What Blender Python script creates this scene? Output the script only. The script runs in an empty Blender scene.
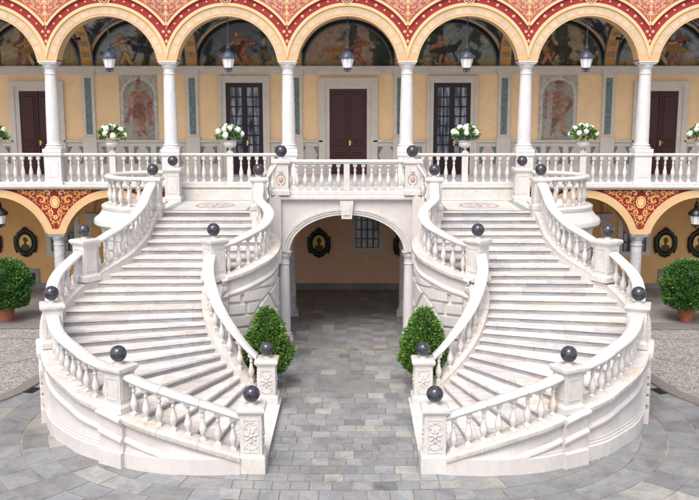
import bpy, math, random
import numpy as np
from math import sin, cos, pi, sqrt, atan2, hypot
R = math.radians
random.seed(7)
rng = np.random.default_rng(11)
scene = bpy.context.scene
COL = scene.collection

# ------------------------------------------------------------------ materials
def sock(bs, *names):
    for n in names:
        if n in bs.inputs: return bs.inputs[n]
class Mat:
    def __init__(s, name, rough=.5, spec=.5, metal=0):
        s.m = bpy.data.materials.new(name); s.m.use_nodes = True
        s.t = s.m.node_tree; s.b = s.t.nodes['Principled BSDF']
        s.b.inputs['Roughness'].default_value = rough
        sock(s.b, 'Specular IOR Level').default_value = spec
        s.b.inputs['Metallic'].default_value = metal
        s.tc = None
    def n(s, ty, **kw):
        nd = s.t.nodes.new(ty)
        for k, v in kw.items():
            if k in nd.inputs: nd.inputs[k].default_value = v
            else: setattr(nd, k, v)
        return nd
    def l(s, a, b): s.t.links.new(a, b)
    def coord(s, world=True, scale=(1, 1, 1), rnd=False):
        if world: o = s.n('ShaderNodeNewGeometry').outputs['Position']
        else: o = s.n('ShaderNodeTexCoord').outputs['Object']
        if rnd:
            oi = s.n('ShaderNodeObjectInfo'); mu = s.n('ShaderNodeVectorMath', operation='SCALE')
            cb = s.n('ShaderNodeCombineXYZ')
            for i in range(3): s.l(oi.outputs['Random'], cb.inputs[i])
            s.l(cb.outputs[0], mu.inputs[0]); mu.inputs['Scale'].default_value = 37.
            ad = s.n('ShaderNodeVectorMath', operation='ADD'); s.l(o, ad.inputs[0]); s.l(mu.outputs[0], ad.inputs[1]); o = ad.outputs[0]
        mp = s.n('ShaderNodeMapping'); mp.inputs['Scale'].default_value = scale
        s.l(o, mp.inputs['Vector']); return mp.outputs[0]
    def noise(s, co, scale, detail=5, rough=.6, dist=0):
        nd = s.n('ShaderNodeTexNoise'); nd.inputs['Scale'].default_value = scale; nd.inputs['Detail'].default_value = detail
        nd.inputs['Roughness'].default_value = rough; nd.inputs['Distortion'].default_value = dist
        s.l(co, nd.inputs['Vector']); return nd.outputs['Fac']
    def ramp(s, f, stops):
        r = s.n('ShaderNodeValToRGB'); e = r.color_ramp.elements
        while len(e) < len(stops): e.new(.5)
        for i, (p, c) in enumerate(stops):
            e[i].position = p; e[i].color = (*c, 1) if len(c) == 3 else c
        s.l(f, r.inputs[0]); return r.outputs[0]
    def mix(s, f, a, b, mode='MIX'):
        m = s.n('ShaderNodeMix', data_type='RGBA', blend_type=mode)
        for i, v in ((0, f), (6, a), (7, b)):
            if isinstance(v, (int, float)): m.inputs[i].default_value = v
            elif isinstance(v, tuple): m.inputs[i].default_value = (*v, 1)
            else: s.l(v, m.inputs[i])
        return m.outputs[2]
    def bump(s, f, strength=.3, dist=.02):
        b = s.n('ShaderNodeBump'); b.inputs['Strength'].default_value = strength; b.inputs['Distance'].default_value = dist
        s.l(f, b.inputs['Height']); s.l(b.outputs[0], s.b.inputs['Normal'])
    def base(s, c):
        if isinstance(c, tuple): s.b.inputs['Base Color'].default_value = (*c, 1)
        else: s.l(c, s.b.inputs['Base Color'])
        return s
G = lambda a, b=None: (a, a, a)
def m_plain(name, c, rough=.6, spec=.4, var=.15, scale=6, bump=.15, metal=0, world=True):
    M = Mat(name, rough, spec, metal); co = M.coord(world)
    f = M.noise(co, scale, 6, .65)
    lo = tuple(x*(1-var) for x in c); hi = tuple(min(1, x*(1+var)) for x in c)
    M.base(M.ramp(f, [(.3, lo), (.7, hi)]))
    if bump: M.bump(M.noise(co, scale*6, 4), bump, .01)
    return M.m
def m_marble(name, base, vein, vscale, stain, stain_amt, rough=.38, rnd=False, stretch=(1, 1, 1), world=True, bump=.12, lichen=None, k=1., blocks=0):
    base, vein, stain = (tuple(x*k for x in c) for c in (base, vein, stain))
    if lichen: lichen = tuple(x*k for x in lichen)
    M = Mat(name, rough, .45); co = M.coord(world, stretch, rnd)
    v = M.noise(co, vscale, 8, .62, 1.6)
    c = M.ramp(v, [(.36, base), (.47, tuple(.5*a+.5*b for a, b in zip(base, vein))), (.5, vein), (.53, base), (.66, tuple(x*.96 for x in base))])
    st = M.noise(co, .9, 7, .7, .3)
    sf = M.ramp(st, [(.53-.03*stain_amt, (0, 0, 0)), (.68, (1, 1, 1))])
    sp = M.noise(co, 14, 4, .7)
    sm = M.n('ShaderNodeMath', operation='MULTIPLY'); M.l(sf, sm.inputs[0]); M.l(M.ramp(sp, [(.35, (0, 0, 0)), (.7, (1, 1, 1))]), sm.inputs[1])
    sm2 = M.n('ShaderNodeMath', operation='MULTIPLY'); M.l(sm.outputs[0], sm2.inputs[0]); sm2.inputs[1].default_value = min(1, .9*stain_amt)
    c = M.mix(sm2.outputs[0], c, stain)
    if lichen:
        gr = M.ramp(M.noise(co, 3.1, 8, .75, .5), [(.52, (0, 0, 0)), (.72, (1, 1, 1))])
        gm = M.n('ShaderNodeMath', operation='MULTIPLY'); M.l(gr, gm.inputs[0]); gm.inputs[1].default_value = .55
        c = M.mix(gm.outputs[0], c, lichen)
    # fine dirt and faint rain streaks
    st2 = M.n('ShaderNodeMapping'); st2.inputs['Scale'].default_value = (3.5, 3.5, .6); M.l(co, st2.inputs['Vector'])
    c = M.mix(1., c, M.ramp(M.noise(st2.outputs[0], 1.3, 6, .7), [(.30, (.93, .92, .905)), (.6, (1.01, 1.01, 1.01))]), 'MULTIPLY')
    if blocks:
        # separate slabs along each step: every block has its own tone and a thin joint
        sx_ = M.n('ShaderNodeSeparateXYZ'); g_ = M.n('ShaderNodeNewGeometry'); M.l(g_.outputs['Position'], sx_.inputs[0])
        oi = M.n('ShaderNodeObjectInfo')
        a_ = M.n('ShaderNodeMath', operation='MULTIPLY_ADD'); M.l(oi.outputs['Random'], a_.inputs[0]); a_.inputs[1].default_value = 23.; 
        b_ = M.n('ShaderNodeMath', operation='DIVIDE'); M.l(sx_.outputs['X'], b_.inputs[0]); b_.inputs[1].default_value = blocks; M.l(b_.outputs[0], a_.inputs[2])
        fl_ = M.n('ShaderNodeMath', operation='FLOOR'); M.l(a_.outputs[0], fl_.inputs[0])
        wn = M.n('ShaderNodeTexWhiteNoise', noise_dimensions='1D'); M.l(fl_.outputs[0], wn.inputs['W'])
        c = M.mix(1., c, M.ramp(wn.outputs['Value'], [(0, (.84, .84, .86)), (.5, (.98, .98, .98)), (1, (1.08, 1.05, 1.0))]), 'MULTIPLY')
        fr_ = M.n('ShaderNodeMath', operation='FRACT'); M.l(a_.outputs[0], fr_.inputs[0])
        c = M.mix(1., c, M.ramp(fr_.outputs[0], [(0, (.70, .66, .62)), (.006, (.72, .68, .64)), (.009, (1, 1, 1))]), 'MULTIPLY')
    M.base(c); M.bump(M.noise(co, 30, 5, .7), bump, .006)
    return M.m
MT = {}
MT['marble'] = m_marble('white_marble', (.67, .64, .61), (.57, .55, .54), 1.3, (.50, .38, .27), .45, lichen=(.57, .53, .50), k=0.9)
MT['rail'] = m_marble('rail_marble', (.70, .675, .65), (.62, .63, .63), 1.1, (.58, .49, .40), .3, .35, k=0.87)
MT['sill'] = m_marble('weathered_marble', (.64, .61, .58), (.50, .47, .44), 2.0, (.46, .29, .17), 1.2, .5, lichen=(.50, .41, .32), k=0.9)
MT['plaster'] = m_marble('white_painted_stucco', (.64, .60, .58), (.59, .55, .54), .8, (.50, .43, .38), .35, .6, bump=.06, k=0.88)
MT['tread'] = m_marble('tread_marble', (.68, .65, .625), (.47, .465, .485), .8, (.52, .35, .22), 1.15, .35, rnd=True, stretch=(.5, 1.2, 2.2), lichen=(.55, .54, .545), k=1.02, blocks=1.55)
MT['riser'] = m_marble('shaded_riser_marble', (.42, .42, .435), (.26, .26, .29), 1.6, (.40, .28, .19), 1.1, .4, rnd=True, stretch=(.4, 1, 3), lichen=(.33, .30, .28), k=0.88, blocks=1.55)  # step marble greyed and darkened: shade on upright faces put into the colour
MT['baluster'] = m_marble('baluster_marble', (.65, .63, .61), (.54, .52, .51), 2.0, (.50, .34, .22), 1.0, .42, rnd=True, world=False, k=0.93)
MT['column'] = m_marble('column_marble', (.67, .65, .65), (.60, .585, .60), .8, (.52, .47, .43), .25, .35, rnd=True, world=False, lichen=(.60, .585, .59), k=0.95)
MT['greycol'] = m_marble('grey_column_marble', (.56, .55, .57), (.38, .38, .41), 1.6, (.45, .4, .35), .4, .4)
MT['beige'] = m_plain('beige_stucco_trim', (.62, .555, .48), .7, .3, .08, 3)
MT['beige_dark'] = m_plain('beige_stucco_panel', (.54, .48, .42), .7, .3, .1, 3)
MT['greenmarble'] = m_marble('green_marble_inlay', (.10, .14, .13), (.22, .27, .25), 5, (.1, .1, .1), .1, .4)
MT['bluemarble'] = m_marble('bluegrey_marble_band', (.20, .25, .25), (.33, .37, .36), 4, (.1, .1, .1), .1, .4)
MT['pinkinlay'] = m_plain('brown_inlay', (.42, .30, .25), .4, .4, .2, 8)
def m_ochre(name, c, var=.12):
    M = Mat(name, .85, .15); co = M.coord()
    f = M.noise(co, 1.1, 8, .7, .4); g = M.noise(co, 9, 6, .7)
    a = M.ramp(f, [(.3, tuple(x*(1-var) for x in c)), (.7, tuple(min(1, x*(1+var*.7)) for x in c))])
    M.base(M.mix(.25, a, M.ramp(g, [(.3, tuple(x*.8 for x in c)), (.7, tuple(min(1, x*1.15) for x in c))])))
    M.bump(g, .15, .01); return M.m
MT['ochre'] = m_ochre('ochre_plaster', (.90, .61, .35))
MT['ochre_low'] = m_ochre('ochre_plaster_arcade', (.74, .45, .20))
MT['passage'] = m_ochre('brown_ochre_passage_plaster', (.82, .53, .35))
MT['archband'] = m_ochre('warm_yellow_arch_band', (.58, .39, .21), .12)
MT['archpanel'] = m_ochre('pale_arch_panel', (.56, .44, .34), .3)
MT['cream'] = m_ochre('cream_moulding', (.66, .48, .28), .1)
MT['red'] = m_ochre('painted_red_band', (.28, .036, .034), .25)
MT['rose'] = m_ochre('painted_rose_ground', (.38, .10, .075), .35)
MT['darkred'] = m_ochre('painted_dark_red_ground', (.21, .022, .022), .25)
MT['ornament'] = m_ochre('cream_painted_ornament', (.60, .38, .25), .25)
MT['gold'] = m_ochre('gold_painted_ornament', (.62, .31, .10), .3)
MT['goldlight'] = m_ochre('light_gold_painted_ornament', (.70, .46, .22), .15)
def m_orb():
    M = Mat('dark_veined_marble_ball', .12, .6); co = M.coord(False, (1, 1, 1), True)
    v = M.noise(co, 4.5, 8, .7, 2.2)
    M.base(M.ramp(v, [(.38, (.010, .011, .020)), (.485, (.018, .018, .030)), (.505, (.13, .13, .15)), (.525, (.014, .014, .024)), (.68, (.035, .036, .055))]))
    return M.m
MT['orb'] = m_orb()
MT['door'] = m_plain('dark_maroon_wood', (.055, .014, .014), .45, .35, .25, 9)
MT['doorframe'] = m_plain('dark_brown_wood', (.022, .007, .008), .45, .35, .25, 9)
MT['brass'] = m_plain('brass', (.85, .55, .18), .3, .5, .1, 9, 0, 1.)
def m_glass():
    M = Mat('window_glass', .06, .8); co = M.coord()
    sp_ = M.n('ShaderNodeMapping'); sp_.inputs['Scale'].default_value = (5, 1, .7); M.l(co, sp_.inputs['Vector']); M.base(M.ramp(M.noise(sp_.outputs[0], 1.6, 3, .5, .2), [(.38, (.035, .045, .07)), (.5, (.12, .14, .20)), (.66, (.36, .38, .44))])); return M.m
MT['glass'] = m_glass()
MT['iron'] = m_plain('blue_black_ironwork', (.045, .055, .085), .35, .5, .2, 12)
MT['black'] = m_plain('black_ironwork', (.012, .011, .011), .35, .5, .3, 15)
def m_lamp():
    M = Mat('frosted_lantern_glass', .25, .5); M.base((.78, .77, .78)); return M.m
MT['lampglass'] = m_lamp()
MT['terracotta'] = m_plain('terracotta', (.34, .12, .07), .8, .2, .25, 8)
MT['soil'] = m_plain('soil', (.05, .035, .025), .95, .1, .3, 20)
MT['bark'] = m_plain('bark', (.10, .07, .05), .9, .1, .3, 20)
def m_leaf(name, lo, hi, tr=.25):
    M = Mat(name, .42, .45)
    at = M.n('ShaderNodeAttribute', attribute_name='tint')
    M.base(M.ramp(at.outputs['Fac'], [(0, lo), (.6, tuple((a+b)/2 for a, b in zip(lo, hi))), (.97, hi), (1, (.28, .24, .07))]))
    return M.m
MT['leaf'] = m_leaf('laurel_leaf', (.030, .095, .018), (.21, .37, .06))
MT['leaf_dark'] = m_leaf('ficus_leaf', (.022, .075, .018), (.13, .29, .05))
MT['petal'] = m_plain('white_petal', (.82, .84, .74), .7, .2, .08, 20)
def m_attr(name, rough=.7, spec=.3, bumps=30, amt=.3, extra=None):
    M = Mat(name, rough, spec); at = M.n('ShaderNodeAttribute', attribute_name='paint'); co = M.coord()
    c = at.outputs['Color']
    if extra:
        f = M.noise(co, extra, 8, .7, .8)
        c = M.mix(1., c, M.ramp(f, [(.28, (.60, .61, .64)), (.5, (1, 1, 1)), (.72, (1.30, 1.27, 1.2))]), 'MULTIPLY')
        f2 = M.noise(co, extra*7, 6, .7, .2)
        c = M.mix(1., c, M.ramp(f2, [(.3, (.84, .84, .85)), (.7, (1.1, 1.1, 1.1))]), 'MULTIPLY')
    M.base(c); M.bump(M.noise(co, bumps, 5, .7), amt, .01); return M.m
MT['fresco'] = m_attr('fresco_paint', .8, .2, 12, .1, 6.)
MT['slab'] = m_attr('slate_slab', .45, .4, 9, .35, 1.7)
def m_joint():
    M = Mat('mortar_joint', .9, .2); co = M.coord()
    M.base(M.ramp(M.noise(co, 1.4, 6, .7), [(.35, (.15, .12, .10)), (.6, (.33, .28, .23))])); M.bump(M.noise(co, 50, 3), .4, .01); return M.m
MT['joint'] = m_joint()
def m_cobble():
    M = Mat('pebble_paving', .8, .3); co = M.coord()
    v = M.n('ShaderNodeTexVoronoi'); v.inputs['Scale'].default_value = 24; M.l(co, v.inputs['Vector'])
    hs = M.n('ShaderNodeSeparateColor'); M.l(v.outputs['Color'], hs.inputs[0])
    c = M.ramp(hs.outputs[0], [(.0, (.17, .155, .145)), (.5, (.30, .28, .265)), (1, (.46, .44, .42))])
    c = M.mix(1., c, M.ramp(v.outputs['Distance'], [(.35, (1, 1, 1)), (.7, (.68, .66, .65))]), 'MULTIPLY')
    c = M.mix(1., c, M.ramp(M.noise(co, 1.2, 6, .7), [(.3, (.8, .8, .8)), (.7, (1.1, 1.1, 1.1))]), 'MULTIPLY')
    M.base(c); M.bump(v.outputs['Distance'], -.8, .02); return M.m
MT['cobble'] = m_cobble()
MT['kerbstone'] = m_plain('dark_granite_kerb', (.17, .155, .145), .75, .3, .45, 25, .4)
MT['pale_floor'] = m_plain('pale_bluegrey_marble_floor', (.52, .53, .57), .35, .4, .12, 2, .03)
MT['concrete'] = m_plain('worn_grey_stone_floor', (.24, .23, .225), .6, .35, .35, 1.2, .2)
def m_ground():
    M = Mat('ground_slate', .7, .3); co = M.coord()
    b = M.n('ShaderNodeTexBrick'); b.inputs['Scale'].default_value = 1.; b.inputs['Brick Width'].default_value = .6; b.inputs['Row Height'].default_value = .45
    b.inputs['Mortar Size'].default_value = .012; b.inputs['Color1'].default_value = (.25, .27, .29, 1); b.inputs['Color2'].default_value = (.36, .37, .37, 1); b.inputs['Mortar'].default_value = (.3, .26, .22, 1)
    M.l(co, b.inputs['Vector']); M.base(M.mix(1., b.outputs['Color'], M.ramp(M.noise(co, .9, 7, .7), [(.3, (.75, .75, .75)), (.7, (1.15, 1.15, 1.15))]), 'MULTIPLY')); return M.m
MT['ground'] = m_ground()

# ------------------------------------------------------------------ mesh builder
class MB:
    def __init__(s, sx=1): s.v = []; s.f = []; s.sx = sx; s.m = []; s.mi = 0
    def add(s, vs, fs):
        o = len(s.v); s.v += [(s.sx*x, y, z) for x, y, z in vs]
        for f in fs:
            f = [o+i for i in f]
            s.f.append(f[::-1] if s.sx < 0 else f); s.m.append(s.mi)
        return s
    def box(s, x0, x1, y0, y1, z0, z1, bv=0, rot=0, c=None):
        if bv:
            q = [(-1, -1), (1, -1), (1, 1), (-1, 1)]
            cx, cy, hx, hy = (x0+x1)/2, (y0+y1)/2, abs(x1-x0)/2, abs(y1-y0)/2
            rings = [(hx-bv, hy-bv, z0), (hx, hy, z0+bv), (hx, hy, z1-bv), (hx-bv, hy-bv, z1)]
            vs = [(cx+a*X, cy+b*Y, z) for X, Y, z in rings for a, b in q]
            fs = [(3, 2, 1, 0), (12, 13, 14, 15)]+[(4*k+i, 4*k+(i+1) % 4, 4*k+4+(i+1) % 4, 4*k+4+i) for k in range(3) for i in range(4)]
        else:
            vs = [(x, y, z) for z in (z0, z1) for x, y in ((x0, y0), (x1, y0), (x1, y1), (x0, y1))]
            fs = [(3, 2, 1, 0), (4, 5, 6, 7)]+[(i, (i+1) % 4, 4+(i+1) % 4, 4+i) for i in range(4)]
        if rot:
            cx, cy = c if c else ((x0+x1)/2, (y0+y1)/2); ca, sa = cos(rot), sin(rot)
            vs = [(cx+(x-cx)*ca-(y-cy)*sa, cy+(x-cx)*sa+(y-cy)*ca, z) for x, y, z in vs]
        return s.add(vs, fs)
    def lathe(s, prof, c=(0, 0, 0), n=16, square=False, rot=0, sxy=(1, 1)):
        if square: n = 4
        vs = []
        for r, z in prof:
            for i in range(n):
                a = 2*pi*i/n+(pi/4 if square else 0)+rot; rr = r*sqrt(2) if square else r
                vs.append((c[0]+rr*cos(a)*sxy[0], c[1]+rr*sin(a)*sxy[1], c[2]+z))
        fs = []
        for k in range(len(prof)-1):
            for i in range(n):
                j = (i+1) % n; fs.append((k*n+i, k*n+j, k*n+n+j, k*n+n+i))
        fs.append(tuple(range(n))[::-1]); fs.append(tuple((len(prof)-1)*n+i for i in range(n)))
        return s.add(vs, fs)
    def sweep(s, path, prof, closed_prof=True, caps=True, out=1, normals=None):
        # path: (x,y,z) list; prof: function(i,pt)->[(n,z)] or list of (n,dz)
        N = len(path); nm = normals or path_normals(path, out); vs = []; P = None
        for i, p in enumerate(path):
            pr = prof(i, p) if callable(prof) else [(a, p[2]+b) for a, b in prof]
            P = len(pr)
            for a, z in pr: vs.append((p[0]+nm[i][0]*a, p[1]+nm[i][1]*a, z))
        fs = []
        K = P if closed_prof else P-1
        for i in range(N-1):
            for k in range(K):
                j = (k+1) % P; fs.append((i*P+k, i*P+j, (i+1)*P+j, (i+1)*P+k))
        if caps and closed_prof: fs.append(tuple(range(P))[::-1]); fs.append(tuple((N-1)*P+k for k in range(P)))
        return s.add(vs, fs)
    def tube(s, pts, r, n=8):
        vs = []; N = len(pts)
        for i, p in enumerate(pts):
            a = np.array(pts[max(0, i-1)]); b = np.array(pts[min(N-1, i+1)]); d = b-a; d = d/(np.linalg.norm(d)+1e-9)
            u = np.cross(d, (0, 0, 1) if abs(d[2]) < .9 else (1, 0, 0)); u /= np.linalg.norm(u); w = np.cross(d, u)
            rr = r[i] if isinstance(r, (list, tuple)) else r
            for k in range(n):
                t = 2*pi*k/n; q = np.array(p)+rr*(cos(t)*u+sin(t)*w); vs.append(tuple(q))
        fs = [(i*n+k, i*n+(k+1) % n, (i+1)*n+(k+1) % n, (i+1)*n+k) for i in range(N-1) for k in range(n)]
        fs += [tuple(range(n))[::-1], tuple((N-1)*n+k for k in range(n))]
        return s.add(vs, fs)
    def build(s, name, mat, parent=None, smooth=False, angle=35, loc=None, recalc=True, inverse=None):
        me = bpy.data.meshes.new(name)
        me.from_pydata(s.v, [], s.f)
        mats = mat if isinstance(mat, (list, tuple)) else [mat]
        for m in mats: me.materials.append(MT[m] if isinstance(m, str) else m)
        if len(mats) > 1: me.polygons.foreach_set('material_index', s.m)
        me.validate()
        if recalc:
            import bmesh
            bm = bmesh.new(); bm.from_mesh(me); bmesh.ops.recalc_face_normals(bm, faces=bm.faces); bm.to_mesh(me); bm.free()
        o = bpy.data.objects.new(name, me); COL.objects.link(o)
        if smooth:
            me.polygons.foreach_set('use_smooth', [True]*len(me.polygons))
            if angle: me.set_sharp_from_angle(angle=R(angle))
        if loc: o.location = loc
        if parent:
            o.parent = parent
            # all authored in world space when parent is at the origin; parents sit at a base point
            if o.parent.get('_base') is not None and loc is None:
                b = o.parent['_base']; o.location = (-b[0], -b[1], -b[2])
        return o
def build_split(mb, name, mat, parent, key='bay', **kw):
    par = list(range(len(mb.v)))
    def find(a):
        while par[a] != a: par[a] = par[par[a]]; a = par[a]
        return a
    for f in mb.f:
        r0 = find(f[0])
        for i in f[1:]: par[find(i)] = r0
    comp = {}
    for fi, f in enumerate(mb.f): comp.setdefault(find(f[0]), []).append(fi)
    groups = {}
    for root, fl in comp.items():
        ids = {i for q in fl for i in mb.f[q]}; cx = sum(mb.v[i][0] for i in ids)/len(ids)
        k = round(cx/BAY) if key == 'bay' else round(cx/BAY-.5)
        groups.setdefault(k, []).extend(fl)
    out = []
    for k in sorted(groups):
        m2 = MB(); mp = {}
        for q in groups[k]:
            g = []
            for i in mb.f[q]:
                if i not in mp: mp[i] = len(m2.v); m2.v.append(mb.v[i])
                g.append(mp[i])
            m2.f.append(g); m2.m.append(mb.m[q])
        out.append(m2.build(name, mat, parent, **kw))
    return out
def path_normals(path, out=1):
    N = len(path); nm = []
    for i in range(N):
        a = path[max(0, i-1)]; b = path[min(N-1, i+1)]; dx, dy = b[0]-a[0], b[1]-a[1]; L = hypot(dx, dy) or 1
        nm.append((out*dy/L, -out*dx/L))
    return nm
def tag(o, label=None, cat=None, group=None, kind=None):
    if label: o['label'] = label
    if cat: o['category'] = cat
    if group: o['group'] = group
    if kind: o['kind'] = kind
    return o
def empty(name, loc, label, cat, group=None):
    o = bpy.data.objects.new(name, None); COL.objects.link(o); o.location = loc; o.empty_display_size = .2
    o['_base'] = list(loc)
    return tag(o, label, cat, group)
def inst(src, name, loc, parent, rotz=0, scale=None):
    o = src.copy(); o.name = name; COL.objects.link(o); o.parent = parent
    b = parent.get('_base') if parent else None
    o.location = (loc[0]-b[0], loc[1]-b[1], loc[2]-b[2]) if b else loc
    o.rotation_euler = (0, 0, rotz)
    if scale: o.scale = scale
    return o
def set_color(me, cols, name='paint'):
    ca = me.color_attributes.new(name=name, type='FLOAT_COLOR', domain='POINT')
    c = np.ones((len(me.vertices), 4), dtype=np.float32); c[:, :3] = cols
    ca.data.foreach_set('color', c.ravel())
def vnoise(x, y, s, seed):
    x = np.asarray(x)*s; y = np.asarray(y)*s; r = np.random.default_rng(seed); T = r.random((64, 64))
    tot = 0; amp = 1; nrm = 0
    for o in range(5):
        xi = np.floor(x).astype(int); yi = np.floor(y).astype(int); fx = x-xi; fy = y-yi
        fx = fx*fx*(3-2*fx); fy = fy*fy*(3-2*fy)
        g = lambda a, b: T[a % 64, b % 64]
        v = (g(xi, yi)*(1-fx)+g(xi+1, yi)*fx)*(1-fy)+(g(xi, yi+1)*(1-fx)+g(xi+1, yi+1)*fx)*fy
        tot = tot+v*amp; nrm += amp; amp *= .55; x = x*2+13.1; y = y*2+7.7
    return tot/nrm
def capsule(px, pz, a, b, r):
    ax, az = a; bx, bz = b; dx, dz = bx-ax, bz-az; L = dx*dx+dz*dz+1e-9
    t = np.clip(((px-ax)*dx+(pz-az)*dz)/L, 0, 1)
    return np.hypot(px-ax-t*dx, pz-az-t*dz)-r
def lay(col, d, c, soft=.03, amt=1.):
    w = (1/(1+np.exp(np.clip(d/soft*4, -30, 30))))*amt
    return col*(1-w[:, None])+np.array(c)[None]*w[:, None]
def smooth_sharp(o, a=35):
    pass

# ------------------------------------------------------------------ constants
BAY = 3.88; FL = 4.5            # bay width, gallery floor
LZ = 4.03; RS = .155            # landing height, riser
BACK = 4.2
CX = [BAY*(k+.5) for k in range(-5, 5)]     # column lines
BC = [BAY*k for k in range(-4, 5)]          # bay centres

# ------------------------------------------------------------------ shared baluster meshes
def baluster_prof(h, r):
    P = [(.62, 0), (.62, .07), (.5, .085), (.42, .11), (.5, .135), (.72, .19), (.98, .30), (1., .36), (.86, .44), (.56, .56), (.42, .66), (.40, .70), (.58, .725), (.58, .76), (.42, .785), (.46, .83), (.6, .87), (.72, .90)]
    return [(a*r, b*h) for a, b in P]
def make_baluster(name, h, r, mat, base=.1):
    mb = MB(); mb.lathe(baluster_prof(h, r), n=12)
    mb.box(-r*.82, r*.82, -r*.82, r*.82, -base, h*.05); mb.box(-r*.82, r*.82, -r*.82, r*.82, h*.905, h+.03)
    o = mb.build(name, mat, smooth=True, angle=40)
    return o
# ------------------------------------------------------------------ STAIRCASES
def catmull(ctrl, n):
    # ctrl: (s, x, y...) -> dense samples
    c = [tuple(map(float, p)) for p in ctrl]; out = []
    for i in range(len(c)-1):
        p0 = c[max(0, i-1)]; p1 = c[i]; p2 = c[i+1]; p3 = c[min(len(c)-1, i+2)]
        for k in range(n):
            t = k/n; t2 = t*t; t3 = t2*t
            out.append(tuple(.5*((2*b)+(-a+d)*t+(2*a-5*b+4*d-e)*t2+(-a+3*b-3*d+e)*t3) for a, b, d, e in zip(p0, p1, p2, p3)))
    out.append(c[-1]); return out
OC = [(0, -5.64, -3.72), (2, -5.66, -4.5), (4, -5.67, -5.3), (6, -5.88, -6.15), (7.5, -6.22, -6.75), (9.2, -6.66, -7.25), (10.6, -6.90, -7.8), (12, -7.03, -8.4), (13.5, -6.93, -9.1), (15.5, -6.64, -9.98),
      (16.6, -6.38, -10.62), (17.3, -6.06, -11.15), (18.0, -5.6, -11.68), (18.7, -5.18, -12.1), (19.6, -4.50, -12.5), (20.6, -3.9, -12.82), (21.8, -3.2, -12.98), (23.3, -2.5, -13.0), (25, -1.80, -12.93)]
IC = [(0, -2.55, -3.75), (1.5, -2.5, -4.3), (2.8, -2.46, -4.82), (4, -2.2, -5.25), (5, -2.09, -5.7), (6.3, -2.2, -6.25), (7.3, -2.5, -6.65), (8.3, -2.87, -6.93), (9.4, -3.38, -7.12), (10.6, -3.44, -7.5), (12, -3.40, -7.98),
      (14, -3.26, -8.4), (16, -3.10, -8.66), (18, -2.87, -8.93), (20, -2.6, -9.13), (22, -2.32, -9.24), (23.5, -2.08, -9.28), (25, -1.85, -9.3)]
OCd = catmull(OC, 14); ICd = catmull(IC, 14)
def at_s(D, s):
    for i in range(len(D)-1):
        if D[i][0] <= s <= D[i+1][0]:
            t = (s-D[i][0])/(D[i+1][0]-D[i][0]+1e-9); a, b = D[i], D[i+1]
            return (a[1]+(b[1]-a[1])*t, a[2]+(b[2]-a[2])*t)
    p = D[0] if s < D[0][0] else D[-1]; return (p[1], p[2])
def norm_s(D, s, out):
    a = at_s(D, max(D[0][0], s-.25)); b = at_s(D, min(D[-1][0], s+.25)); dx, dy = b[0]-a[0], b[1]-a[1]; L = hypot(dx, dy) or 1
    return (out*dy/L, -out*dx/L)
def zs(s): return LZ-RS*s
def clipseg(D, s0, s1):
    pts = [(s0, *at_s(D, s0))]+[p for p in D if s0 < p[0] < s1]+[(s1, *at_s(D, s1))]
    return pts
def hr(s):
    return .97 if s < 8 else (.97-.06*(s-8)/4 if s < 12 else .91)
def arclen(pts):
    L = [0]
    for a, b in zip(pts[:-1], pts[1:]): L.append(L[-1]+hypot(b[1]-a[1], b[2]-a[2]))
    return L
def s_after(D, s, dist, sign=1):
    # s value at arc distance from s
    pts = clipseg(D, s, D[-1][0]) if sign > 0 else clipseg(D, D[0][0], s)[::-1]
    L = arclen(pts)
    for i in range(len(L)-1):
        if L[i+1] >= dist:
            t = (dist-L[i])/(L[i+1]-L[i]+1e-9); return pts[i][0]+(pts[i+1][0]-pts[i][0])*t
    return pts[-1][0]
RAILP = [(-.132, -.018), (-.145, -.04), (-.145, -.07), (-.11, -.09), (-.10, -.125), (.10, -.125), (.11, -.09), (.145, -.07), (.145, -.04), (.132, -.018), (.11, 0), (-.11, 0)]
bal_src = {}
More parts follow.
